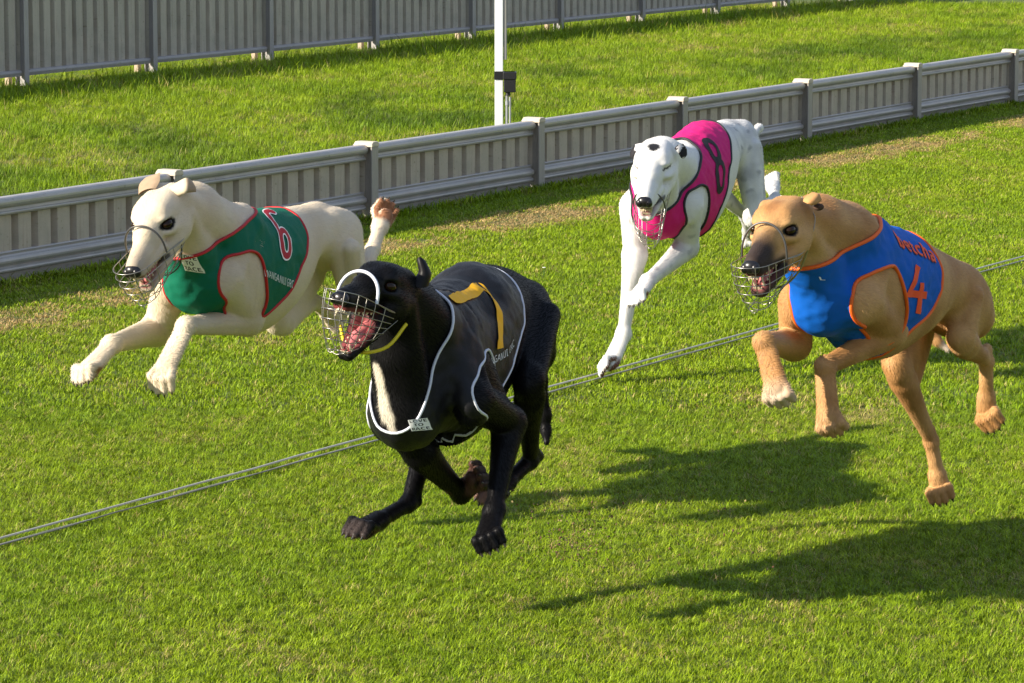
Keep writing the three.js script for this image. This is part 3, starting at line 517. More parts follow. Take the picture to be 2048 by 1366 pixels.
  if (c.tail) { const tp = c.tail.map(J); for (let i = 0; i + 1 < tp.length; i++) field.add(cone(tp[i], tp[i + 1], lerp(0.016, 0.006, i / (tp.length - 1)), lerp(0.016, 0.006, (i + 1) / (tp.length - 1)), 0.015)); }
  for (const m of c.extra ?? []) field.add(ellipsoid(J(m), m[3], m[4], m[5], lat, up1, fwd, m[6] ?? 0.03));
  // ---- skin and coat colour
  const g = skin(field, CELL), pos = g.attributes.position.array, nor = g.attributes.normal.array, colr = new Float32Array(pos.length);
  const hit = (px, py) => { const d = at(px, py, 1).sub(CAM).normalize(), o = CAM.clone().sub(base); let t = Z - 0.8; for (let i = 0; i < 200; i++) { const e = field.d(o.x + d.x * t, o.y + d.y * t, o.z + d.z * t); if (e < 5e-4) break; t += Math.min(e * 0.7, 0.05); } return o.addScaledVector(d, t); };
  const ctx = { toHead, trunk, J, jawPt, jw, T, hit };
  for (let i = 0; i < pos.length; i += 3) {
    const x = pos[i], y = pos[i + 1], z = pos[i + 2], h = toHead(x, y, z), k = c.coat(x, y, z, h, ctx);
    const gv = (c.hairVar ?? 0.2) * 2.5, grain = 1 + 0.10 * gv * noise(x * 160, y * 160, z * 160) + 0.07 * gv * noise(x * 420, y * 420, z * 420); k[0] *= grain; k[1] *= grain; k[2] *= grain;
    for (const s of [-1, 1]) { const e = Math.pow(Math.abs(h[2] + 0.10 * h[1]) / 0.0215, 1.5) + Math.pow(Math.abs(h[1] + 0.0005) / 0.0125, 1.5) + (Math.abs(Math.abs(h[0]) - 0.036) > 0.02 ? 9 : 0), q = (c.head.shut ? 0 : 1) * sstep(1.05, 0.75, e) * (s * h[0] > 0 ? 1 : 0); if (q) for (let a = 0; a < 3; a++) k[a] = lerp(k[a], c.eyeRim ?? 0.012, q); }
    // lining of the mouth and the dark edge of the lips
    if (h[2] > -0.045 && h[2] < 0.13) {
      const jb = -(h[1] - hinge[1]) / Math.max(0.004, h[2] - hinge[2]), f = jb / Math.tan(jw), upLip = -0.050 - 0.14 * Math.max(0, h[2]);
      if (h[1] < -0.035 && Math.abs(h[0]) < 0.034) {
        const line = Math.tan(jw), yU = hinge[1] - 0.30 * (h[2] - hinge[2]) * 0.42, aboveJaw = h[1] - (hinge[1] - (h[2] - hinge[2]) * line - 0.012 * Math.cos(jw));
        const n2 = nor[i] * Y.x + nor[i + 1] * Y.y + nor[i + 2] * Y.z;
        if (jw > 0.2 && aboveJaw > -0.008 && h[1] < -0.046 - 0.13 * Math.max(0, h[2]) && Math.abs(h[0]) < 0.024 + 0.004) { const q = clamp(1.1 - Math.abs(h[0]) / 0.03) * sstep(-0.2, 0.5, Math.abs(n2)); const mc = c.mouth ?? [0.16, 0.04, 0.04]; for (let a = 0; a < 3; a++) k[a] = lerp(k[a], mc[a], q); }
        const lipE = Math.min(Math.abs(h[1] - (-0.060 - 0.095 * h[2])), 1); if (h[2] > -0.02 && lipE < 0.006) { const q = sstep(0.006, 0.003, lipE) * 0.85; for (let a = 0; a < 3; a++) k[a] = lerp(k[a], 0.02, q); }
      }
    }
    for (const w of paws) { const dx = x - w.c.x, dy = y - w.c.y, dz = z - w.c.z; if (dx * dx + dy * dy + dz * dz > 0.005) continue; const v = dx * w.dors.x + dy * w.dors.y + dz * w.dors.z, nn = nor[i] * w.dors.x + nor[i + 1] * w.dors.y + nor[i + 2] * w.dors.z, al = dx * w.d.x + dy * w.d.y + dz * w.d.z; if (v < 0.003 && nn < -0.15) { const q = sstep(-0.15, -0.5, nn) * sstep(-0.05, -0.03, al); for (let a = 0; a < 3; a++) k[a] = lerp(k[a], (c.pad ?? [0.05, 0.028, 0.022])[a], q); } }
    colr[i] = k[0]; colr[i + 1] = k[1]; colr[i + 2] = k[2];
  }
  g.setAttribute('color', new THREE.BufferAttribute(colr, 3));
  const coatM = new THREE.MeshPhysicalMaterial({ color: 0xffffff, vertexColors: true, roughness: c.gloss ?? 0.72, sheen: c.sheen ?? 0.25, sheenRoughness: 0.6, sheenColor: lin(1, 0.95, 0.85), specularIntensity: c.shine ?? 0.5 });
  const bodyM = part('body', g, coatM, dog);
  for (const q of claws) part('claw', q, c.clawM ?? M_claw, dog);
  // ---- eyes, nose, teeth, tongue, ears
  for (const s of [-1, 1]) { if (c.head.shut) continue; part('eye', ballGeo(H(s * 0.0335, -0.001, -0.003), s_(0.0108), s_(0.0096), s_(0.0140), X, Y, Zf), M_eye, dog); }
    { const n = [ballGeo(H(0, -0.0450, 0.1085), s_(0.0168), s_(0.0135), s_(0.0130), X, Y, Zf, 24, 16)]; for (const s of [-1, 1]) n.push(ballGeo(H(s * 0.0098, -0.0475, 0.1125), s_(0.0088), s_(0.0102), s_(0.0088), X, Y, Zf)); const nose = part('nose', mergeGeometries(n), M_nose, dog); const pit = std(0x000000, 1); for (const s of [-1, 1]) part('nostril', ballGeo(H(s * 0.0075, -0.0455, 0.1190), s_(0.0030), s_(0.0026), s_(0.0035), X, Y, Zf, 8, 6), pit, nose); }
  if (jw > 0.12) {
    const tt = [];
    for (const s of [-1, 1]) {
      tt.push(coneGeo(H(s * 0.0125, -0.060, 0.088), H(s * 0.0135, -0.060 - 0.018, 0.091), s_(0.0034), s_(0.0006)), coneGeo(JW(s * 0.0085, -0.056, 0.082), JW(s * 0.0105, -0.037, 0.087), s_(0.0034), s_(0.0006)));
      for (let i = 0; i < 5; i++) { tt.push(coneGeo(JW(s * (0.0105 + i * 0.0022), -0.053 + i * 0.0004, 0.068 - i * 0.012), JW(s * (0.0105 + i * 0.0022), -0.045, 0.067 - i * 0.012), s_(0.0034), s_(0.0012))); tt.push(coneGeo(H(s * (0.0135 + i * 0.0018), -0.058 + i * 0.002, 0.070 - i * 0.012), H(s * (0.0130 + i * 0.0018), -0.068 + i * 0.002, 0.069 - i * 0.012), s_(0.0036), s_(0.0012))); }
      for (let i = 0; i < 3; i++) { tt.push(coneGeo(JW(s * (0.0015 + i * 0.0028), -0.058, 0.091), JW(s * (0.0015 + i * 0.0030), -0.050, 0.093), s_(0.0018), s_(0.0010), 5)); tt.push(coneGeo(H(s * (0.002 + i * 0.0034), -0.062, 0.103 - i * 0.002), H(s * (0.002 + i * 0.0034), -0.070, 0.104 - i * 0.002), s_(0.0022), s_(0.0012), 5)); }
    }
    part('teeth', mergeGeometries(tt), M_tooth, dog);
    const tg = new Field(); tg.add(cone(JW(0, -0.050, -0.005), JW(0, -0.050, 0.045), s_(0.012), s_(0.011), 0.01), cone(JW(0, -0.050, 0.045), JW(c.head.tongue ?? 0.002, -0.050, 0.078), s_(0.011), s_(0.006), 0.01)); part('tongue', skin(tg, 0.004), M_tongue, dog);
  }
  for (let w = 0; w < 2; w++) {
    const e = c.ears[w] ?? c.ears[0];
    let G = e.g.map(([px, py, dz]) => J([px, py, hd + dz])); if (!c.ears[w]) G = G.map((p) => { const h = toHead(p.x, p.y, p.z); return H(-h[0] + 0.006, h[1] - 0.022, h[2] - 0.02); });
    const eg = earGeometry(G, s_(0.0030)), pa = eg.attributes.position, cc = new Float32Array(pa.count * 3), ee = e.coat ?? c.earCoat;
    for (let i = 0; i < pa.count; i++) { const f = 1 + 0.12 * noise(pa.getX(i) * 150, pa.getY(i) * 150, pa.getZ(i) * 150), k = typeof ee === 'function' ? ee(...toHead(pa.getX(i), pa.getY(i), pa.getZ(i))) : ((e.flap && (i % (pa.count / 2)) / (pa.count / 2) > 0.53) || e.dark ? c.earInner ?? ee : ee); cc[i * 3] = k[0] * f; cc[i * 3 + 1] = k[1] * f; cc[i * 3 + 2] = k[2] * f; }
    eg.setAttribute('color', new THREE.BufferAttribute(cc, 3)); part('ear', eg, coatM, dog);
  }
  if (c.earHole) part('ear_canal', ballGeo(J([c.earHole[0], c.earHole[1], hd + c.earHole[2]]), 0.011, 0.007, 0.010, X, Y, Zf, 12, 8), std(lin(0.07, 0.035, 0.020), 0.9), dog);
  // ---- racing vest: the trunk's own shape a few millimetres out, cut at neck, loin and arms
  const v = c.vest, nA = J(v.neck[0]), nB = J(v.neck[1]), nN = V3().crossVectors(lat, nB.clone().sub(nA)).normalize(); if (nN.dot(fwd) > 0) nN.negate();
  const rearAt = (w) => { const L = v.rear; if (w <= L[0][0]) return L[0][1]; for (let i = 0; i + 1 < L.length; i++) if (w < L[i + 1][0]) { const t = (w - L[i][0]) / (L[i + 1][0] - L[i][0]); return lerp(L[i][1], L[i + 1][1], t); } return L[L.length - 1][1]; };
  const keep = (x, y, z) => {
    const [s, h, w] = trunk.local(x, y, z), nn = (x - nA.x) * nN.x + (y - nA.y) * nN.y + (z - nA.z) * nN.z;
    let f = smin(nn + (v.bow ?? 0) * h * h, rearAt(w) - s, 0.01);
    for (const o of holes) { if (o.side * h < -0.005) continue; for (const [a, b, ra, rb] of o.segs) { const dx = b.x - a.x, dy = b.y - a.y, dz = b.z - a.z, t = clamp(((x - a.x) * dx + (y - a.y) * dy + (z - a.z) * dz) / (dx * dx + dy * dy + dz * dz)); f = smin(f, Math.hypot(x - a.x - dx * t, y - a.y - dy * t, z - a.z - dz * t) - lerp(ra, rb, t), 0.016); } }
    return f;
  };
  const wr = v.wrinkle ?? 0.0036;
  const folds = (x, y, z) => -wr * (noise(x * 22 + 3, y * 22, z * 22) + 0.6 * noise(x * 50, y * 50 + 7, z * 50)) - (v.fold ? v.fold(x, y, z, trunk) : 0);
  let [vg, seg] = trim(skin(vestField, CELL * 1.5, 0.0042, folds), keep);
  { const p = vg.attributes.position, uv = new Float32Array(p.count * 2); for (let i = 0; i < p.count; i++) { const [s, h, w] = trunk.local(p.getX(i), p.getY(i), p.getZ(i)); uv[i * 2] = s / 0.02; uv[i * 2 + 1] = Math.atan2(h, w) * 0.13 / 0.02; } vg.setAttribute('uv', new THREE.BufferAttribute(uv, 2)); }
  const vest = part('racing_vest', vg, v.mat, dog);
  const pm = v.pipeMat; let np = 0;
  for (const [pts, closed] of loops(vg, seg)) { if (pts.length < 8) continue; part('piping', tube(pts, v.pipeR ?? 0.0034, 7, closed, 1), pm, vest); np++; }
  // prints on the vest, placed by distance along the trunk (s) and round it (arc, 0 on the spine, positive to the dog's left)
  const vf = (x, y, z) => vestField.d(x, y, z) - 0.0042 + folds(x, y, z);
  const onVest = (s, arc, lift, front) => {
    if (front) { const A = trunk.S[0], o = A.c.clone().addScaledVector(A.lat, s).addScaledVector(A.up, arc); let r = 0.25; for (let q = 0; q < 60; q++) { const p = o.clone().addScaledVector(fwd, r), d = vf(p.x, p.y, p.z); if (Math.abs(d) < 2e-4) break; r -= d * 0.7; } return o.addScaledVector(fwd, r + lift); }
    let i = 0; while (i + 2 < trunk.S.length && trunk.S[i + 1].s < s) i++; const A = trunk.S[i], B = trunk.S[i + 1], t = (s - A.s) / (B.s - A.s), ph = arc / 0.13;
    const o = A.c.clone().lerp(B.c, t), dir = A.up.clone().lerp(B.up, t).multiplyScalar(Math.cos(ph)).addScaledVector(A.lat, Math.sin(ph)).normalize();
    let r = 0.26; for (let q = 0; q < 40; q++) { const p = o.clone().addScaledVector(dir, r), d = vf(p.x, p.y, p.z); if (Math.abs(d) < 2e-4) break; r -= d * 0.8; }
    return o.addScaledVector(dir, r + lift);
  };
  for (const pr of v.prints) {
    const n = pr.n ?? 22, P = [], UV = [], I = [];
    for (let j = 0; j <= n; j++) for (let i = 0; i <= n; i++) { const u = i / n, w = j / n, s = lerp(lerp(pr.q[0][0], pr.q[1][0], u), lerp(pr.q[3][0], pr.q[2][0], u), w), a = lerp(lerp(pr.q[0][1], pr.q[1][1], u), lerp(pr.q[3][1], pr.q[2][1], u), w), p = onVest(s, a, pr.lift ?? 0.0018, pr.front); P.push(p.x, p.y, p.z); UV.push(u, 1 - w); }
    for (let j = 0; j < n; j++) for (let i = 0; i < n; i++) { const a = j * (n + 1) + i; I.push(a, a + n + 1, a + 1, a + 1, a + n + 1, a + n + 2); }
    const dg = new THREE.BufferGeometry(); dg.setAttribute('position', new THREE.Float32BufferAttribute(P, 3)); dg.setAttribute('uv', new THREE.Float32BufferAttribute(UV, 2)); dg.setIndex(I); dg.computeVertexNormals();
    const tex = canvas(pr.size[0], pr.size[1], pr.draw); tex.anisotropy = 4;
    part(pr.name, dg, new THREE.MeshStandardMaterial({ map: tex, roughness: 0.7, alphaTest: 0.5, side: THREE.DoubleSide }), vest);
  }
  { // short coat: single hairs lying along the body, none under the vest
    const idx = g.index.array, area = new Float32Array(idx.length / 3); let sum = 0; const A = V3(), B = V3(), C = V3(), gp = g.attributes.position;
    for (let t = 0; t < area.length; t++) { A.fromBufferAttribute(gp, idx[t * 3]); B.fromBufferAttribute(gp, idx[t * 3 + 1]); C.fromBufferAttribute(gp, idx[t * 3 + 2]); area[t] = B.sub(A).cross(C.sub(A)).length() / 2; sum += area[t]; }
    const M = [], K = [], want = FUR; let acc = 0; const m4 = new THREE.Matrix4(), P = V3(), Nn = V3(), F = V3(), W = V3(), down = V3(0, -1, 0);
    for (let t = 0; t < area.length; t++) {
      acc += area[t] / sum * want; while (acc > 1) { acc -= 1;
        let u = rnd(), w = rnd(); if (u + w > 1) { u = 1 - u; w = 1 - w; } const ia = idx[t * 3], ib = idx[t * 3 + 1], ic = idx[t * 3 + 2], q = 1 - u - w;
        const mixv = (arr, c) => arr[ia * 3 + c] * q + arr[ib * 3 + c] * u + arr[ic * 3 + c] * w;
        P.set(mixv(pos, 0), mixv(pos, 1), mixv(pos, 2)); Nn.set(mixv(nor, 0), mixv(nor, 1), mixv(nor, 2)).normalize();
        const h = toHead(P.x, P.y, P.z), hd2 = Math.hypot(h[0], h[1], h[2] + 0.03);
        if (h[2] > -0.05 && (Math.hypot(h[0], h[1] + 0.048, h[2] - 0.108) < 0.026 || Math.hypot(Math.abs(h[0]) - 0.035, h[1], h[2]) < 0.022 || (h[1] < -0.046 - 0.1 * Math.max(0, h[2]) && Math.abs(h[0]) < 0.02 && h[2] > -0.02))) continue;
        if (keep(P.x, P.y, P.z) > 0.004 && vestField.d(P.x, P.y, P.z) < 0.004) continue;
        const inHead = sstep(0.16, 0.10, hd2), [, , wv] = trunk.local(P.x, P.y, P.z), leg = sstep(-0.10, -0.20, wv);
        F.copy(fwd).multiplyScalar(-1).addScaledVector(down, 0.5).lerp(down, leg * 0.8).lerp(Zf.clone().negate(), inHead); F.x += rr(-0.25, 0.25); F.y += rr(-0.25, 0.25); F.z += rr(-0.25, 0.25);
        F.addScaledVector(Nn, -F.dot(Nn)).normalize().addScaledVector(Nn, 0.22 + rr(-0.06, 0.14)).normalize();
        W.crossVectors(F, Nn).normalize(); Nn.crossVectors(W, F);
        const L = (c.hair ?? 0.0075) * rr(0.7, 1.3) * (inHead > 0.5 ? 0.6 : 1), wd = rr(0.00030, 0.00055);
        m4.makeBasis(W.multiplyScalar(wd), F.multiplyScalar(L), Nn.multiplyScalar(L)).setPosition(P); M.push(...m4.elements);
        const v = 1 + rr(-1, 1) * (c.hairVar ?? 0.2); K.push(mixv(colr, 0) * v, mixv(colr, 1) * v, mixv(colr, 2) * v);
      }
    }
    const im = new THREE.InstancedMesh(hairGeo, c.hairM ?? hairMat, M.length / 16); im.instanceMatrix.array.set(M); im.instanceColor = new THREE.InstancedBufferAttribute(new Float32Array(K), 3); im.name = 'fur'; im.userData.kind = 'stuff'; im.castShadow = im.receiveShadow = true; dog.add(im);
  }
  // ---- wire racing muzzle
  const m = c.muzzle, mo = m.off ?? [0, 0, 0], ma = (m.tilt ?? 0) * Math.PI / 180, piv = [-0.05, 0.03];
  const MZ = (x, y, z) => { const a = y - piv[0], b = z - piv[1]; return H(x + mo[0], piv[0] + a * Math.cos(ma) - b * Math.sin(ma) + mo[1], piv[1] + a * Math.sin(ma) + b * Math.cos(ma) + mo[2]); };
  const yT = m.yT ?? -0.035, yB = m.yB ?? -0.125, nl = m.levels ?? 6, zR = m.zR ?? -0.02, zF = m.zF ?? 0.142, wR = m.w ?? 0.044, wires = [];
  const U = (l, t) => { // l level 0..1 downwards, t -1..1 round the front
    const q = 1 - 0.55 * Math.pow(l, 2.6), zf = lerp(zF, zF - 0.030, l * l), w = wR * q, a = Math.abs(t), side = Math.sign(t), yy = lerp(yT, yB, l);
    const front = 0.34; if (a < front) { const f = a / front * Math.PI / 2; return MZ(side * w * 0.86 * Math.sin(f), yy, zf - 0.035 * (1 - Math.cos(f))); }
    const f = (a - front) / (1 - front); return MZ(side * w * lerp(0.86, 1.12, f), lerp(yy, lerp(yT, yB, Math.pow(l, 0.9)) * 0.55 + 0.45 * -0.060, f), lerp(zf - 0.035, zR, f)); };
  for (let j = 0; j < nl; j++) { const l = j / (nl - 1), e = 1 - 0.10 * l, p = []; for (let i = -12; i <= 12; i++) p.push(U(l, i / 12 * e)); wires.push(tube(p, m.r ?? 0.0009, 5, false, 2)); }
  for (const t of m.ribs ?? [-0.8, -0.62, -0.45, -0.3, -0.12, 0.12, 0.3, 0.45, 0.62, 0.8]) { const p = []; for (let i = 0; i <= 8; i++) p.push(U(i / 8, t)); const e = U(1, -t), f = p[8].clone().lerp(e, 0.5).addScaledVector(Y, -0.006); p.push(p[8].clone().lerp(e, 0.25).addScaledVector(Y, -0.004), f); wires.push(tube(p, m.r ?? 0.0009, 5, false, 2)); }
  const basket = part('wire_muzzle', mergeGeometries(wires), m.mat ?? M_wire, dog);
  { const lp = m.loop ?? { z: 0.045, top: 0.004, w: 0.036 }, p = []; for (let i = 0; i <= 12; i++) { const a = lerp(0, Math.PI, i / 12); p.push(MZ(-lp.w * Math.cos(a), yT - 0.006 + (lp.top - yT) * Math.pow(Math.sin(a), 0.8), lp.z + (lp.lean ?? 0) * Math.sin(a))); } part('nose_loop', tube(p, lp.r ?? 0.0022, 7, false, 3), lp.mat ?? M_wireDark, basket); }
  { const rw = []; for (const s of [-1, 1]) { const a = U(0, s), b = U(0.8, s * 0.9), e = H(s * 0.050, -0.030, -0.070); rw.push(tube([U(0, s * 0.6), a, e], m.r ?? 0.0009, 5, false, 3), tube([U(1, s * 0.7), U(0.8, s * 0.85), e], m.r ?? 0.0009, 5, false, 3)); if (m.cord) rw.push(tube([e, H(s * 0.050, 0.005, -0.088), H(s * 0.02, 0.040, -0.100)], 0.0009, 5, false, 3)); } part('side_wire', mergeGeometries(rw), m.mat ?? M_wire, basket); }
  if (m.strap) { const p = m.strap.pts.map((q) => H(...q)); part('throat_strap', tube(p, m.strap.r ?? 0.0026, 7, false, 4), m.strap.mat, basket); }
  return { dog, trunk, J, H, field, base };
}
function coatLid(c) { return std(lin(...(c.lid ?? [0.7, 0.68, 0.64])), 0.8); }

// ---------------------------------------------------------------- the four dogs
const cloth = (r, g, b, rough = 0.72) => new THREE.MeshPhysicalMaterial({ color: lin(r, g, b), roughness: rough, sheen: 0.25, sheenRoughness: 0.5, sheenColor: lin(r, g, b), bumpMap: weave, bumpScale: 0.0004, side: THREE.DoubleSide, specularIntensity: 0.5 });
const weave = (() => { const t = canvas(128, 128, (g) => { const im = g.createImageData(128, 128); for (let y = 0; y < 128; y++) for (let x = 0; x < 128; x++) { const k = 128 + 60 * Math.sin(x * 0.785) * Math.sin(y * 0.785) + rr(-30, 30), i = (y * 128 + x) * 4; im.data[i] = im.data[i + 1] = im.data[i + 2] = k; im.data[i + 3] = 255; } g.putImageData(im, 0, 0); }); t.colorSpace = THREE.NoColorSpace; t.wrapS = t.wrapT = THREE.RepeatWrapping; return t; })();
const text = (lines, fill, font, opt = {}) => (g, w, h) => { g.clearRect(0, 0, w, h); if (opt.back) { g.fillStyle = opt.back; g.fillRect(0, 0, w, h); } g.textAlign = 'center'; g.textBaseline = 'middle'; g.font = font; g.lineJoin = 'round';
  lines.forEach((s, i) => { const y = h * (i + 0.5) / lines.length + (opt.dy ?? 0); g.save(); const m = g.measureText(s).width; g.translate(w / 2, y); g.scale(Math.min(opt.stretch ?? 9, w * 0.96 / m), opt.tall ?? 1); if (opt.shadow) { g.fillStyle = opt.shadow; for (let q = 0; q < 12; q++) g.fillText(s, -q * 0.5, q * 0.8); } if (opt.edge) { g.strokeStyle = opt.edge; g.lineWidth = opt.edgeW; g.strokeText(s, 0, 0); } g.fillStyle = fill; g.fillText(s, 0, 0); g.restore(); }); };
const strokes = (draw) => (g, w, h) => { g.clearRect(0, 0, w, h); g.lineCap = 'round'; g.lineJoin = 'round'; draw(g, w, h); };
const mix3 = (a, b, t) => [lerp(a[0], b[0], t), lerp(a[1], b[1], t), lerp(a[2], b[2], t)];
const patchLove = text(['LOVE', 'TO', 'RACE'], '#111', 'bold 82px sans-serif', { back: '#e6e6e2', stretch: 1.15 });

// number 6: cream dog, green vest
const C6 = {
  name: 'dog6', Z: 7.98, turn: 27, label: 'cream white greyhound in a green vest with red number 6, leaping at the left', neck: 0.245, neckArch: 0.014, hairVar: 0.09, pad: [0.30, 0.13, 0.06],
  trunk: [[392, 560, 0.09, 0.06, 0.07, 0.06], [440, 530, 0, 0.12, 0.135, 0.090], [492, 522, -0.12, 0.105, 0.160, 0.098], [545, 508, -0.25, 0.10, 0.125, 0.092], [597, 480, -0.38, 0.076, 0.052, 0.066], [640, 478, -0.50, 0.076, 0.07, 0.072], [680, 500, -0.60, 0.05, 0.05, 0.055]],
  head: { at: [302, 447.5], ang: [-24, 30, 0], scale: 1.04, jaw: 17 },
  foreL: { pts: [[447, 556, 0.085], [497, 640, -0.05], [372, 652, 0.15], [331, 735, 0.19], [319, 789, 0.205]] },
  foreR: { pts: [[345, 565, 0.03], [314, 660, -0.04], [224, 688, 0.18], [183, 733, 0.24], [155, 763, 0.27]], pawDorsal: [-0.3, 1, 0.25] },
  hindL: { bulk: 0.86, pts: [[686, 488, -0.47], [706, 592, -0.52], [745, 500, -0.68], [764, 442, -0.79], [779, 402, -0.82]], dorsal: [-0.3, 0.2, -1], side: [1, 0.3, 0] },
  hindR: { pts: [[604, 505, -0.50], [553, 640, -0.36], [632, 606, -0.55], [664, 634, -0.66], [690, 642, -0.70]] },
  extra: [[658, 450, -0.44, 0.030, 0.034, 0.052, 0.012], [690, 470, -0.54, 0.034, 0.040, 0.050, 0.012], [628, 432, -0.45, 0.026, 0.028, 0.05, 0.014]],
  coat: (x, y, z, h) => { const n = noise(x * 9, y * 9, z * 9), c = mix3([0.72, 0.62, 0.47], [0.62, 0.50, 0.34], clamp(0.3 + n * 0.9)); const mz = sstep(0.055, 0.105, h[2]) * sstep(0.12, 0.03, Math.hypot(h[0], h[1] + 0.05)); return mix3(c, [0.30, 0.25, 0.21], mz * 0.55); },
  earCoat: [0.66, 0.54, 0.38], earInner: [0.36, 0.26, 0.17], lid: [0.6, 0.5, 0.4],
  ears: [{ flap: 1, g: [[335, 375, -0.034], [345, 385, -0.026], [358, 394, -0.026], [372, 354, -0.03], [373, 369, -0.012], [372, 386, -0.01], [381, 361, -0.044], [390, 371, -0.034], [392, 384, -0.03]] },
    { dark: 1, g: [[277, 391, -0.052], [292, 381, -0.04], [311, 378, -0.032], [277, 371, -0.062], [295, 362, -0.05], [320, 362, -0.036], [292, 355, -0.066], [306, 350, -0.056], [320, 345, -0.046]] }],
  vest: { mat: cloth(0.0, 0.135, 0.075), pipeMat: std(lin(0.50, 0.006, 0.012), 0.6), neck: [[474, 412, -0.06], [344, 508, 0.18]], rear: [[-0.17, 0.12], [-0.128, 0.150], [-0.078, 0.239], [0.032, 0.364], [0.073, 0.395], [0.12, 0.42]],
    prints: [
      { name: 'number', q: [[0.235, 0.022], [0.325, 0.022], [0.257, 0.218], [0.167, 0.218]], size: [256, 512], draw: strokes((g) => { const f = () => { g.beginPath(); g.moveTo(196, 84); g.bezierCurveTo(150, 40, 92, 60, 78, 130); g.bezierCurveTo(66, 200, 62, 250, 66, 350); g.stroke(); g.beginPath(); g.ellipse(128, 350, 62, 92, 0, 0, 7); g.stroke(); }; g.strokeStyle = '#f2efe8'; g.lineWidth = 66; f(); g.strokeStyle = '#b3081f'; g.lineWidth = 44; f(); }) },
      { name: 'lettering', q: [[0.118, 0.216], [0.262, 0.256], [0.262, 0.286], [0.118, 0.246]], size: [512, 96], draw: text(['WANGANUI GRC'], '#dfe8e2', '72px sans-serif', { tall: 1.15 }) },
      { name: 'patch', front: 1, q: [[0.045, 0.056], [0.069, 0.050], [0.059, 0.013], [0.036, 0.019]], size: [256, 256], draw: patchLove }] },
  muzzle: { yB: -0.120, loop: { z: 0.042, top: 0.024, w: 0.044 } , strap: { pts: [[0.046, -0.045, -0.02], [0.03, -0.100, -0.01], [0, -0.115, 0], [-0.03, -0.100, -0.01], [-0.046, -0.045, -0.02]], mat: M_wireDark, r: 0.0015 } },
};
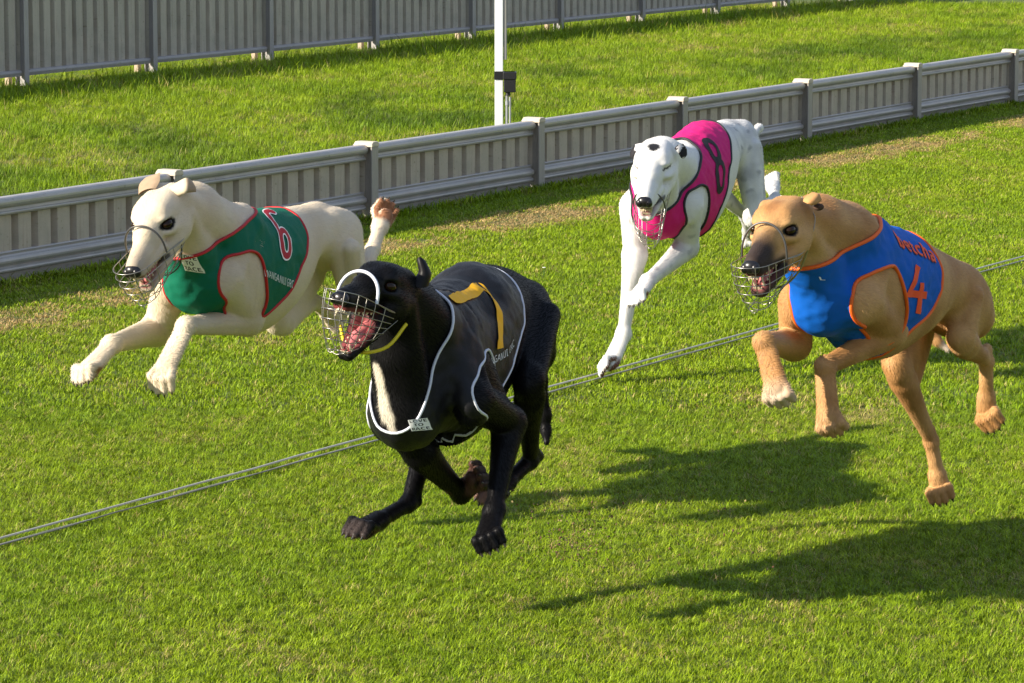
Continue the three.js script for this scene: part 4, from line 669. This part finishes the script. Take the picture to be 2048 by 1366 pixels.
// number 4: fawn dog, blue vest
const C4 = {
  name: 'dog4', Z: 7.5, turn: 27, label: 'fawn greyhound in a blue vest with orange number 4 and orange trim, at the right', neck: 0.235, neckArch: 0.014, nape: 0.085,
  trunk: [[1648, 600, 0.09, 0.06, 0.07, 0.06], [1700, 565, 0, 0.115, 0.14, 0.090], [1757, 566, -0.12, 0.115, 0.155, 0.098], [1815, 572, -0.25, 0.10, 0.110, 0.090], [1866, 572, -0.37, 0.073, 0.062, 0.067], [1908, 600, -0.48, 0.075, 0.08, 0.078], [1938, 630, -0.57, 0.05, 0.055, 0.055]],
  head: { at: [1544.5, 458], ang: [-27, 15, -3], scale: 1.03, jaw: 17 },
  foreL: { pts: [[1724, 604, 0.10], [1782, 662, -0.06], [1650, 733, 0.10], [1656, 828, 0.13], [1675, 873, 0.12]], dorsal: [-0.5, 0, 1] },
  foreR: { pts: [[1596, 606, 0.03], [1590, 688, -0.03], [1528, 684, 0.19], [1552, 770, 0.22], [1566, 815, 0.21]], dorsal: [-0.4, 0.1, 1] },
  hindL: { pts: [[1925, 605, -0.44], [1922, 680, -0.40], [1972, 722, -0.62], [1973, 818, -0.68], [1990, 860, -0.66]], dorsal: [-0.6, 0, 1], bulk: 0.95 },
  hindR: { pts: [[1826, 615, -0.50], [1797, 738, -0.32], [1862, 882, -0.48], [1879, 972, -0.52], [1884, 1004, -0.50]], dorsal: [-0.3, 0, 1] },
  tail: [[1938, 640, -0.62], [1900, 650, -0.78], [1858, 645, -0.80], [1860, 668, -0.80], [1874, 682, -0.80], [1896, 699, -0.80]],
  coat: (x, y, z, h, q) => { const n = noise(x * 8, y * 8, z * 8); let c = mix3([0.56, 0.32, 0.130], [0.42, 0.205, 0.068], clamp(0.4 + 1.3 * n + 0.6 * noise(x * 23, y * 23, z * 23))); c = mix3(c, [0.55, 0.36, 0.18], sstep(-0.03, -0.09, h[1]) * sstep(0.02, -0.06, h[2]) * sstep(0.30, 0.12, Math.hypot(...h)) * 0.6); const mz = Math.max(sstep(0.026, 0.070, h[2] + 0.014 * noise(x * 40, y * 40, z * 40)), sstep(0.0, 0.03, h[2]) * sstep(-0.036, -0.048, h[1])) * sstep(0.14, 0.10, Math.hypot(h[0], h[1] + 0.05)); c = mix3(c, [0.038, 0.025, 0.020], mz); c = mix3(c, [0.30, 0.13, 0.045], 0.7 * sstep(0.016, 0.006, Math.abs(h[0])) * sstep(-0.02, 0, h[1]) * sstep(-0.06, -0.03, h[2]) * sstep(0.02, -0.01, h[2]));
    for (const k of ['foreL', 'foreR']) { const t = q.J(C4[k].pts[4]), d = Math.hypot(x - t.x, y - t.y, z - t.z); c = mix3(c, [0.58, 0.46, 0.34], sstep(0.075, 0.025, d) * (k === 'foreR' ? 1 : 0.2)); }
    const tl = q.J(C4.tail[5]), d1 = Math.hypot(x - tl.x, y - tl.y, z - tl.z); c = mix3(c, [0.6, 0.5, 0.4], sstep(0.03, 0.015, d1)); return c; },
  earCoat: [0.50, 0.26, 0.10], earHole: [1637, 414, -0.034], lid: [0.3, 0.15, 0.06],
  ears: [{ g: [[1606, 403, -0.026], [1617, 392, -0.032], [1630, 385, -0.04], [1614, 407, -0.01], [1627, 398, -0.014], [1639, 387, -0.03], [1623, 411, -0.016], [1635, 407, -0.018], [1644, 400, -0.034]] }],
  vest: { mat: cloth(0.0, 0.105, 0.50), pipeMat: std(lin(0.85, 0.13, 0.006), 0.6), pipeR: 0.0040, neck: [[1738, 416, -0.05], [1588, 522, 0.17]], rear: [[-0.17, 0.17], [-0.13, 0.20], [-0.092, 0.242], [-0.057, 0.310], [-0.011, 0.343], [0.03, 0.352], [0.12, 0.345]],
    prints: [
      { name: 'lettering', q: [[0.150, 0.074], [0.350, 0.098], [0.328, 0.160], [0.156, 0.124]], size: [512, 200], draw: text(['betcha'], '#f0521c', 'bold 170px sans-serif', { shadow: '#7d1a10', tall: 1.15 }) },
      { name: 'number', q: [[0.165, 0.158], [0.27, 0.158], [0.27, 0.285], [0.155, 0.285]], size: [256, 320], draw: strokes((g) => { g.lineCap = 'butt'; g.lineJoin = 'miter'; g.strokeStyle = '#f0501a'; g.lineWidth = 46; g.beginPath(); g.moveTo(140, 14); g.lineTo(44, 196); g.lineTo(236, 196); g.stroke(); g.beginPath(); g.moveTo(168, 120); g.lineTo(168, 306); g.stroke(); }) },
      { name: 'size_tag', front: 1, q: [[0.034, 0.050], [0.043, 0.050], [0.043, 0.040], [0.034, 0.040]], n: 4, size: [64, 64], draw: text(['L'], '#e8eef8', 'bold 60px sans-serif') }] },
  muzzle: { yT: -0.040, yB: -0.128, cord: 1, loop: { z: 0.045, top: 0.027, w: 0.045, lean: -0.008 }, strap: { pts: [[0.050, -0.050, -0.045], [0.040, -0.085, -0.02], [0.015, -0.108, 0.005], [-0.02, -0.105, 0.005], [-0.046, -0.055, -0.03]], mat: std(lin(0.22, 0.19, 0.03), 0.5), r: 0.002 } },
};
// number 8: white dog, pink vest
const C8 = {
  name: 'dog8', Z: 10.2, turn: 19, label: 'white greyhound with black ear patches in a bright pink vest, number 8, behind the others', neck: 0.23, hairVar: 0.07,
  trunk: [[1318, 425, 0.09, 0.06, 0.07, 0.06], [1348, 388, 0, 0.12, 0.130, 0.090], [1382, 352, -0.13, 0.115, 0.165, 0.098], [1412, 318, -0.27, 0.105, 0.130, 0.090], [1438, 300, -0.40, 0.078, 0.065, 0.066], [1460, 300, -0.51, 0.085, 0.08, 0.074], [1482, 315, -0.60, 0.05, 0.05, 0.05]],
  head: { at: [1303, 336], ang: [-11, 20, -3], scale: 1.15, jaw: 12, shut: 1 },
  foreL: { pts: [[1376, 412, 0.075], [1374, 492, -0.02], [1295, 563, 0.15], [1280, 586, 0.235], [1268, 606, 0.275]], dorsal: [-0.3, 1, 0.5], pawDorsal: [-0.2, 1, -0.2] },
  foreR: { hole: { r: [0.034, 0.043, 0.047] }, pts: [[1268, 412, 0.03], [1270, 506, 0.02], [1247, 668, 0.08], [1223, 722, 0.12], [1199, 744, 0.15]], pawDorsal: [-0.3, 0.7, -0.35] },
  hindL: { pts: [[1492, 298, -0.50], [1508, 435, -0.46], [1550, 398, -0.67], [1545, 370, -0.80], [1540, 350, -0.84]] },
  hindR: { pts: [[1430, 310, -0.54], [1420, 365, -0.40], [1490, 432, -0.58], [1500, 470, -0.68], [1510, 490, -0.70]] },
  tail: [[1490, 290, -0.62], [1506, 270, -0.72], [1518, 256, -0.80], [1521, 252, -0.84]],
  coat: (x, y, z, h, q) => { const n = fbm(x * 16, y * 16, z * 16, 3), sp = noise(x * 42, y * 42, z * 42); const [s] = q.trunk.local(x, y, z); let c = [0.76, 0.75, 0.72]; const rear = sstep(0.40, 0.55, s), fl = Math.max(rear, 0.75 * sstep(0.25, 0.34, Math.hypot(...h)) * sstep(0.05, -0.15, y - q.T[1].c.y) * (h[0] > -0.02 ? 1 : 0)); c = mix3(c, [0.40, 0.40, 0.41], fl * clamp(0.35 + n * 1.8) * 0.8); c = mix3(c, [0.30, 0.30, 0.31], fl * sstep(0.25, 0.55, sp) * 0.7);
    const sp0 = q.sp0 ?? (q.sp0 = q.hit(1308, 293)), spot = Math.hypot(x - sp0.x, (y - sp0.y), (z - sp0.z) * 0.7); c = mix3(c, [0.012, 0.012, 0.014], sstep(0.0175, 0.0145, spot + 0.003 * sp)); const slit = Math.abs(h[1] - 0.002 + 0.12 * (h[2] - 0.004)); if (h[2] > -0.018 && h[2] < 0.018 && Math.abs(h[0]) > 0.02) c = mix3(c, [0.02, 0.02, 0.02], sstep(0.0032, 0.0018, slit)); return c; },
  eyeRim: 0.6, lid: [0.74, 0.73, 0.70], pad: [0.17, 0.065, 0.045],
  earCoat: (x, y, z) => noise(x * 60, y * 60, z * 60) > (y > 0.035 ? 0.45 : 0.0) - 0.25 ? [0.015, 0.014, 0.018] : [0.6, 0.58, 0.58],
  ears: [{ g: [[1349, 297, -0.03], [1358, 289, -0.036], [1368, 289, -0.044], [1354, 303, -0.026], [1364, 298, -0.036], [1374, 298, -0.05], [1360, 312, -0.034], [1367, 318, -0.042], [1374, 309, -0.056]] },
    { g: [[1293, 292, -0.04], [1287, 289, -0.048], [1280, 288, -0.056], [1279, 297, -0.044], [1273, 293, -0.052], [1270, 289, -0.062], [1268, 316, -0.05], [1261, 315, -0.056], [1260, 304, -0.066]] }],
  vest: { mat: cloth(0.62, 0.012, 0.17), pipeMat: std(lin(0.012, 0.012, 0.014), 0.6), pipeR: 0.0038, neck: [[1388, 262, -0.06], [1302, 412, 0.15]], rear: [[-0.17, 0.19], [-0.102, 0.211], [-0.063, 0.235], [0.008, 0.30], [0.074, 0.41], [0.1, 0.44]],
    prints: [
      { name: 'number', q: [[0.220, 0.036], [0.316, 0.052], [0.242, 0.252], [0.158, 0.240]], size: [256, 512], draw: strokes((g) => { g.strokeStyle = '#0d0c10'; g.lineWidth = 56; g.beginPath(); g.ellipse(128, 140, 70, 92, 0, 0, 7); g.stroke(); g.beginPath(); g.ellipse(128, 360, 76, 116, 0, 0, 7); g.stroke(); }) }] },
  muzzle: { yT: -0.055, yB: -0.160, zF: 0.128, zR: 0.0, w: 0.036, tilt: 34, off: [0, -0.012, -0.014], loop: { z: 0.055, top: 0.008, w: 0.036, r: 0.0020 } },
};
// number 7: black dog, black vest
const C7 = {
  name: 'dog7', Z: 7.05, turn: 21, label: 'black greyhound in a black vest with yellow number 7, mouth open, nearest the camera', neck: 0.22, neckR: 0.98,
  trunk: [[812, 828, 0.09, 0.06, 0.068, 0.056], [862, 725, 0, 0.125, 0.165, 0.095], [908, 695, -0.13, 0.125, 0.175, 0.102], [950, 648, -0.27, 0.115, 0.145, 0.098], [992, 624, -0.38, 0.090, 0.09, 0.080], [1034, 655, -0.47, 0.085, 0.085, 0.080], [1058, 700, -0.53, 0.05, 0.05, 0.055]],
  head: { at: [748, 566], ang: [-26, -8, -10], scale: 0.98, jaw: 40, dz: 0.27 },
  foreL: { hole: { r: [0.032, 0.030, 0.042] }, pts: [[945, 800, 0.075], [1018, 842, -0.08], [988, 1022, 0.02], [975, 1070, 0.07], [984, 1096, 0.10]], dorsal: [-0.3, 0.6, 1] },
  foreR: { hole: { r: [0.032, 0.030, 0.042] }, pts: [[776, 825, 0.03], [838, 900, -0.04], [922, 986, -0.20], [950, 960, -0.17], [962, 942, -0.14]], dorsal: [0.4, -0.2, -1], side: [1, 0.6, 0] },
  hindL: { pts: [[1066, 655, -0.40], [1058, 775, -0.20], [1060, 922, -0.36], [998, 980, -0.27], [966, 1005, -0.22]], dorsal: [-0.2, 0.5, 1], bulk: 1.1 },
  hindR: { pts: [[985, 690, -0.44], [880, 800, -0.24], [815, 1008, -0.12], [738, 1052, -0.02], [699, 1066, 0.03]], dorsal: [-0.1, 1, 0.5] },
  tail: [[1062, 690, -0.60], [1080, 760, -0.70], [1090, 830, -0.72], [1092, 862, -0.72], [1093, 885, -0.71]],
  coat: (x, y, z, h, q) => { let c = [0.0045, 0.0043, 0.0050]; const L = [[752, 738], [764, 792], [776, 838], [806, 888]]; const B = q.blaze ?? (q.blaze = L.map(([px, py], i) => q.hit(px, py))); let d = 9; for (let i = 0; i + 1 < B.length; i++) { const a = B[i], b = B[i + 1], ax = b.x - a.x, ay = b.y - a.y, az = b.z - a.z, t = clamp(((x - a.x) * ax + (y - a.y) * ay + (z - a.z) * az) / (ax * ax + ay * ay + az * az)); d = Math.min(d, Math.hypot(x - a.x - ax * t, y - a.y - ay * t, z - a.z - az * t) / [1.0, 1.15, 0.8][i]); }
    c = mix3(c, [0.55, 0.50, 0.40], sstep(0.0155, 0.0085, d + 0.006 * noise(x * 60, y * 25, z * 60)));
    for (const k of ['foreR', 'hindR', 'hindL']) { const t = q.J(C7[k].pts[4]), e = Math.hypot(x - t.x, y - t.y, z - t.z); c = mix3(c, k === 'hindL' ? [0.35, 0.2, 0.15] : [0.06, 0.045, 0.04], sstep(0.045, 0.02, e) * 0.8); }
    return c; },
  gloss: 0.45, shine: 0.3, sheen: 0.0, hairM: new THREE.MeshPhysicalMaterial({ color: 0xffffff, roughness: 0.5, specularIntensity: 0.10, side: THREE.DoubleSide }), eyeRim: 0.006, lid: [0.01, 0.01, 0.01], earCoat: [0.010, 0.009, 0.010], mouth: [0.30, 0.07, 0.075], pad: [0.09, 0.045, 0.035],
  ears: [{ g: [[818, 568, -0.06], [838, 576, -0.05], [858, 570, -0.07], [838, 545, -0.07], [851, 548, -0.056], [864, 546, -0.076], [834, 518, -0.066], [840, 514, -0.062], [849, 520, -0.07]] },
    { g: [[754, 545, -0.04], [771, 549, -0.036], [789, 547, -0.04], [758, 535, -0.054], [771, 534, -0.05], [786, 536, -0.056], [764, 540, -0.08], [773, 536, -0.086], [782, 541, -0.08]] }],
  vest: { mat: cloth(0.008, 0.008, 0.010, 0.45), pipeMat: std(lin(0.62, 0.64, 0.72), 0.5), pipeR: 0.0028, neck: [[800, 575, 0.06], [803, 868, 0.15]], rear: [[-0.17, 0.15], [-0.09, 0.24], [-0.025, 0.351], [0.001, 0.425], [0.065, 0.49], [0.11, 0.50]], wrinkle: 0.003,
    fold: (x, y, z, t) => { const [s, , w] = t.local(x, y, z); return w > 0 ? 0.006 * Math.sin(s * 46 + 1.2 + 3 * noise(x * 6, y * 6, z * 6)) * sstep(0.02, 0.09, w) * sstep(0.15, 0.3, s) : 0; },
    prints: [
      { name: 'number', n: 44, lift: 0.0032, q: [[0.135, 0.038], [0.345, 0.038], [0.345, 0.202], [0.135, 0.202]], size: [256, 512], draw: strokes((g) => { g.fillStyle = '#f5b50a'; g.beginPath(); g.moveTo(14, 40); g.lineTo(236, 22); g.quadraticCurveTo(262, 24, 250, 90); g.bezierCurveTo(232, 200, 150, 330, 134, 500); g.lineTo(92, 494); g.bezierCurveTo(106, 350, 186, 220, 196, 108); g.lineTo(34, 118); g.quadraticCurveTo(2, 106, 14, 40); g.fill(); }) },
      { name: 'lettering', q: [[0.140, 0.208], [0.330, 0.200], [0.330, 0.226], [0.140, 0.234]], size: [512, 96], draw: text(['WANGANUI GRC'], '#d8dce6', '72px sans-serif', { tall: 1.15 }) },
      { name: 'patch', front: 1, q: [[0.030, -0.012], [0.058, -0.004], [0.060, -0.036], [0.034, -0.042]], size: [256, 256], draw: patchLove }] },
  muzzle: { yT: -0.034, yB: -0.140, zF: 0.137, w: 0.043, levels: 7, loop: { z: 0.050, top: 0.020, w: 0.043, r: 0.0032, mat: std(lin(0.72, 0.74, 0.80), 0.35) }, strap: { pts: [[0.058, -0.060, -0.05], [0.045, -0.110, -0.02], [0.015, -0.130, 0.01], [-0.02, -0.125, 0.012], [-0.05, -0.09, 0.0]], mat: std(lin(0.65, 0.52, 0.01), 0.45), r: 0.0034 } },
};
const dogs = [C6, C4, C8, C7].map(makeDog);

// ---------------------------------------------------------------- small things on and over the turf
{ // turf and soil thrown up behind the black dog
  const g = new THREE.IcosahedronGeometry(1, 0), n = 900, im = new THREE.InstancedMesh(g, std(0xffffff, 0.95), n), m = new THREE.Matrix4(), q = new THREE.Quaternion(), e = new THREE.Euler(), C = V3();
  for (let i = 0; i < n; i++) {
    const t = Math.pow(rnd(), 1.5), far = rnd() < 0.10, px = far ? rr(1020, 1560) : 1148 + (rnd() + rnd() + rnd() - 1.5) * 74, py = far ? rr(960, 1140) : 1112 - Math.abs(rnd() + rnd() - 1) * 110 + rr(-14, 14), Zd = 7.0 + rr(-0.12, 0.25), s = (far ? rr(0.0010, 0.0024) : 0.0004 + 0.0016 * Math.pow(rnd(), 2.5));
    e.set(rr(0, 6), rr(0, 6), rr(0, 6)); m.compose(at(px, py, Zd), q.setFromEuler(e), V3(s * rr(0.6, 2.2), s * rr(0.5, 1.2), s)); im.setMatrixAt(i, m);
    const k = rnd(); im.setColorAt(i, k < 0.72 ? lin(0.11 * rr(0.6, 1.4), 0.065, 0.036) : k < 0.86 ? lin(0.35, 0.27, 0.12) : lin(0.16, 0.22, 0.02));
  }
  im.name = numbered('kicked_up_dirt'); im.userData.kind = 'stuff'; scene.add(im); tag(im, 'brown crumbs of soil and grass thrown up behind the black dog', 'dirt');
}
{ // a small white flower head in the turf
  const p = ground(1088, 555), f = thing('white_flower', 'tiny white flower in the turf right above the back of the black dog', 'flower', p);
  part('stem', new THREE.CylinderGeometry(0.0012, 0.0015, 0.03, 6).translate(0, 0.015, 0), std(lin(0.10, 0.20, 0.03), 0.8), f);
  const petals = []; for (let i = 0; i < 9; i++) { const a = i / 9 * 6.283; petals.push(new THREE.SphereGeometry(1, 6, 5).scale(0.0030, 0.0012, 0.0022).translate(0.0038, 0, 0).rotateZ(0.5).rotateY(a).translate(0, 0.031, 0)); }
  part('petals', mergeGeometries(petals), std(lin(0.85, 0.85, 0.82), 0.6), f);
}
renderer.render(scene, camera);
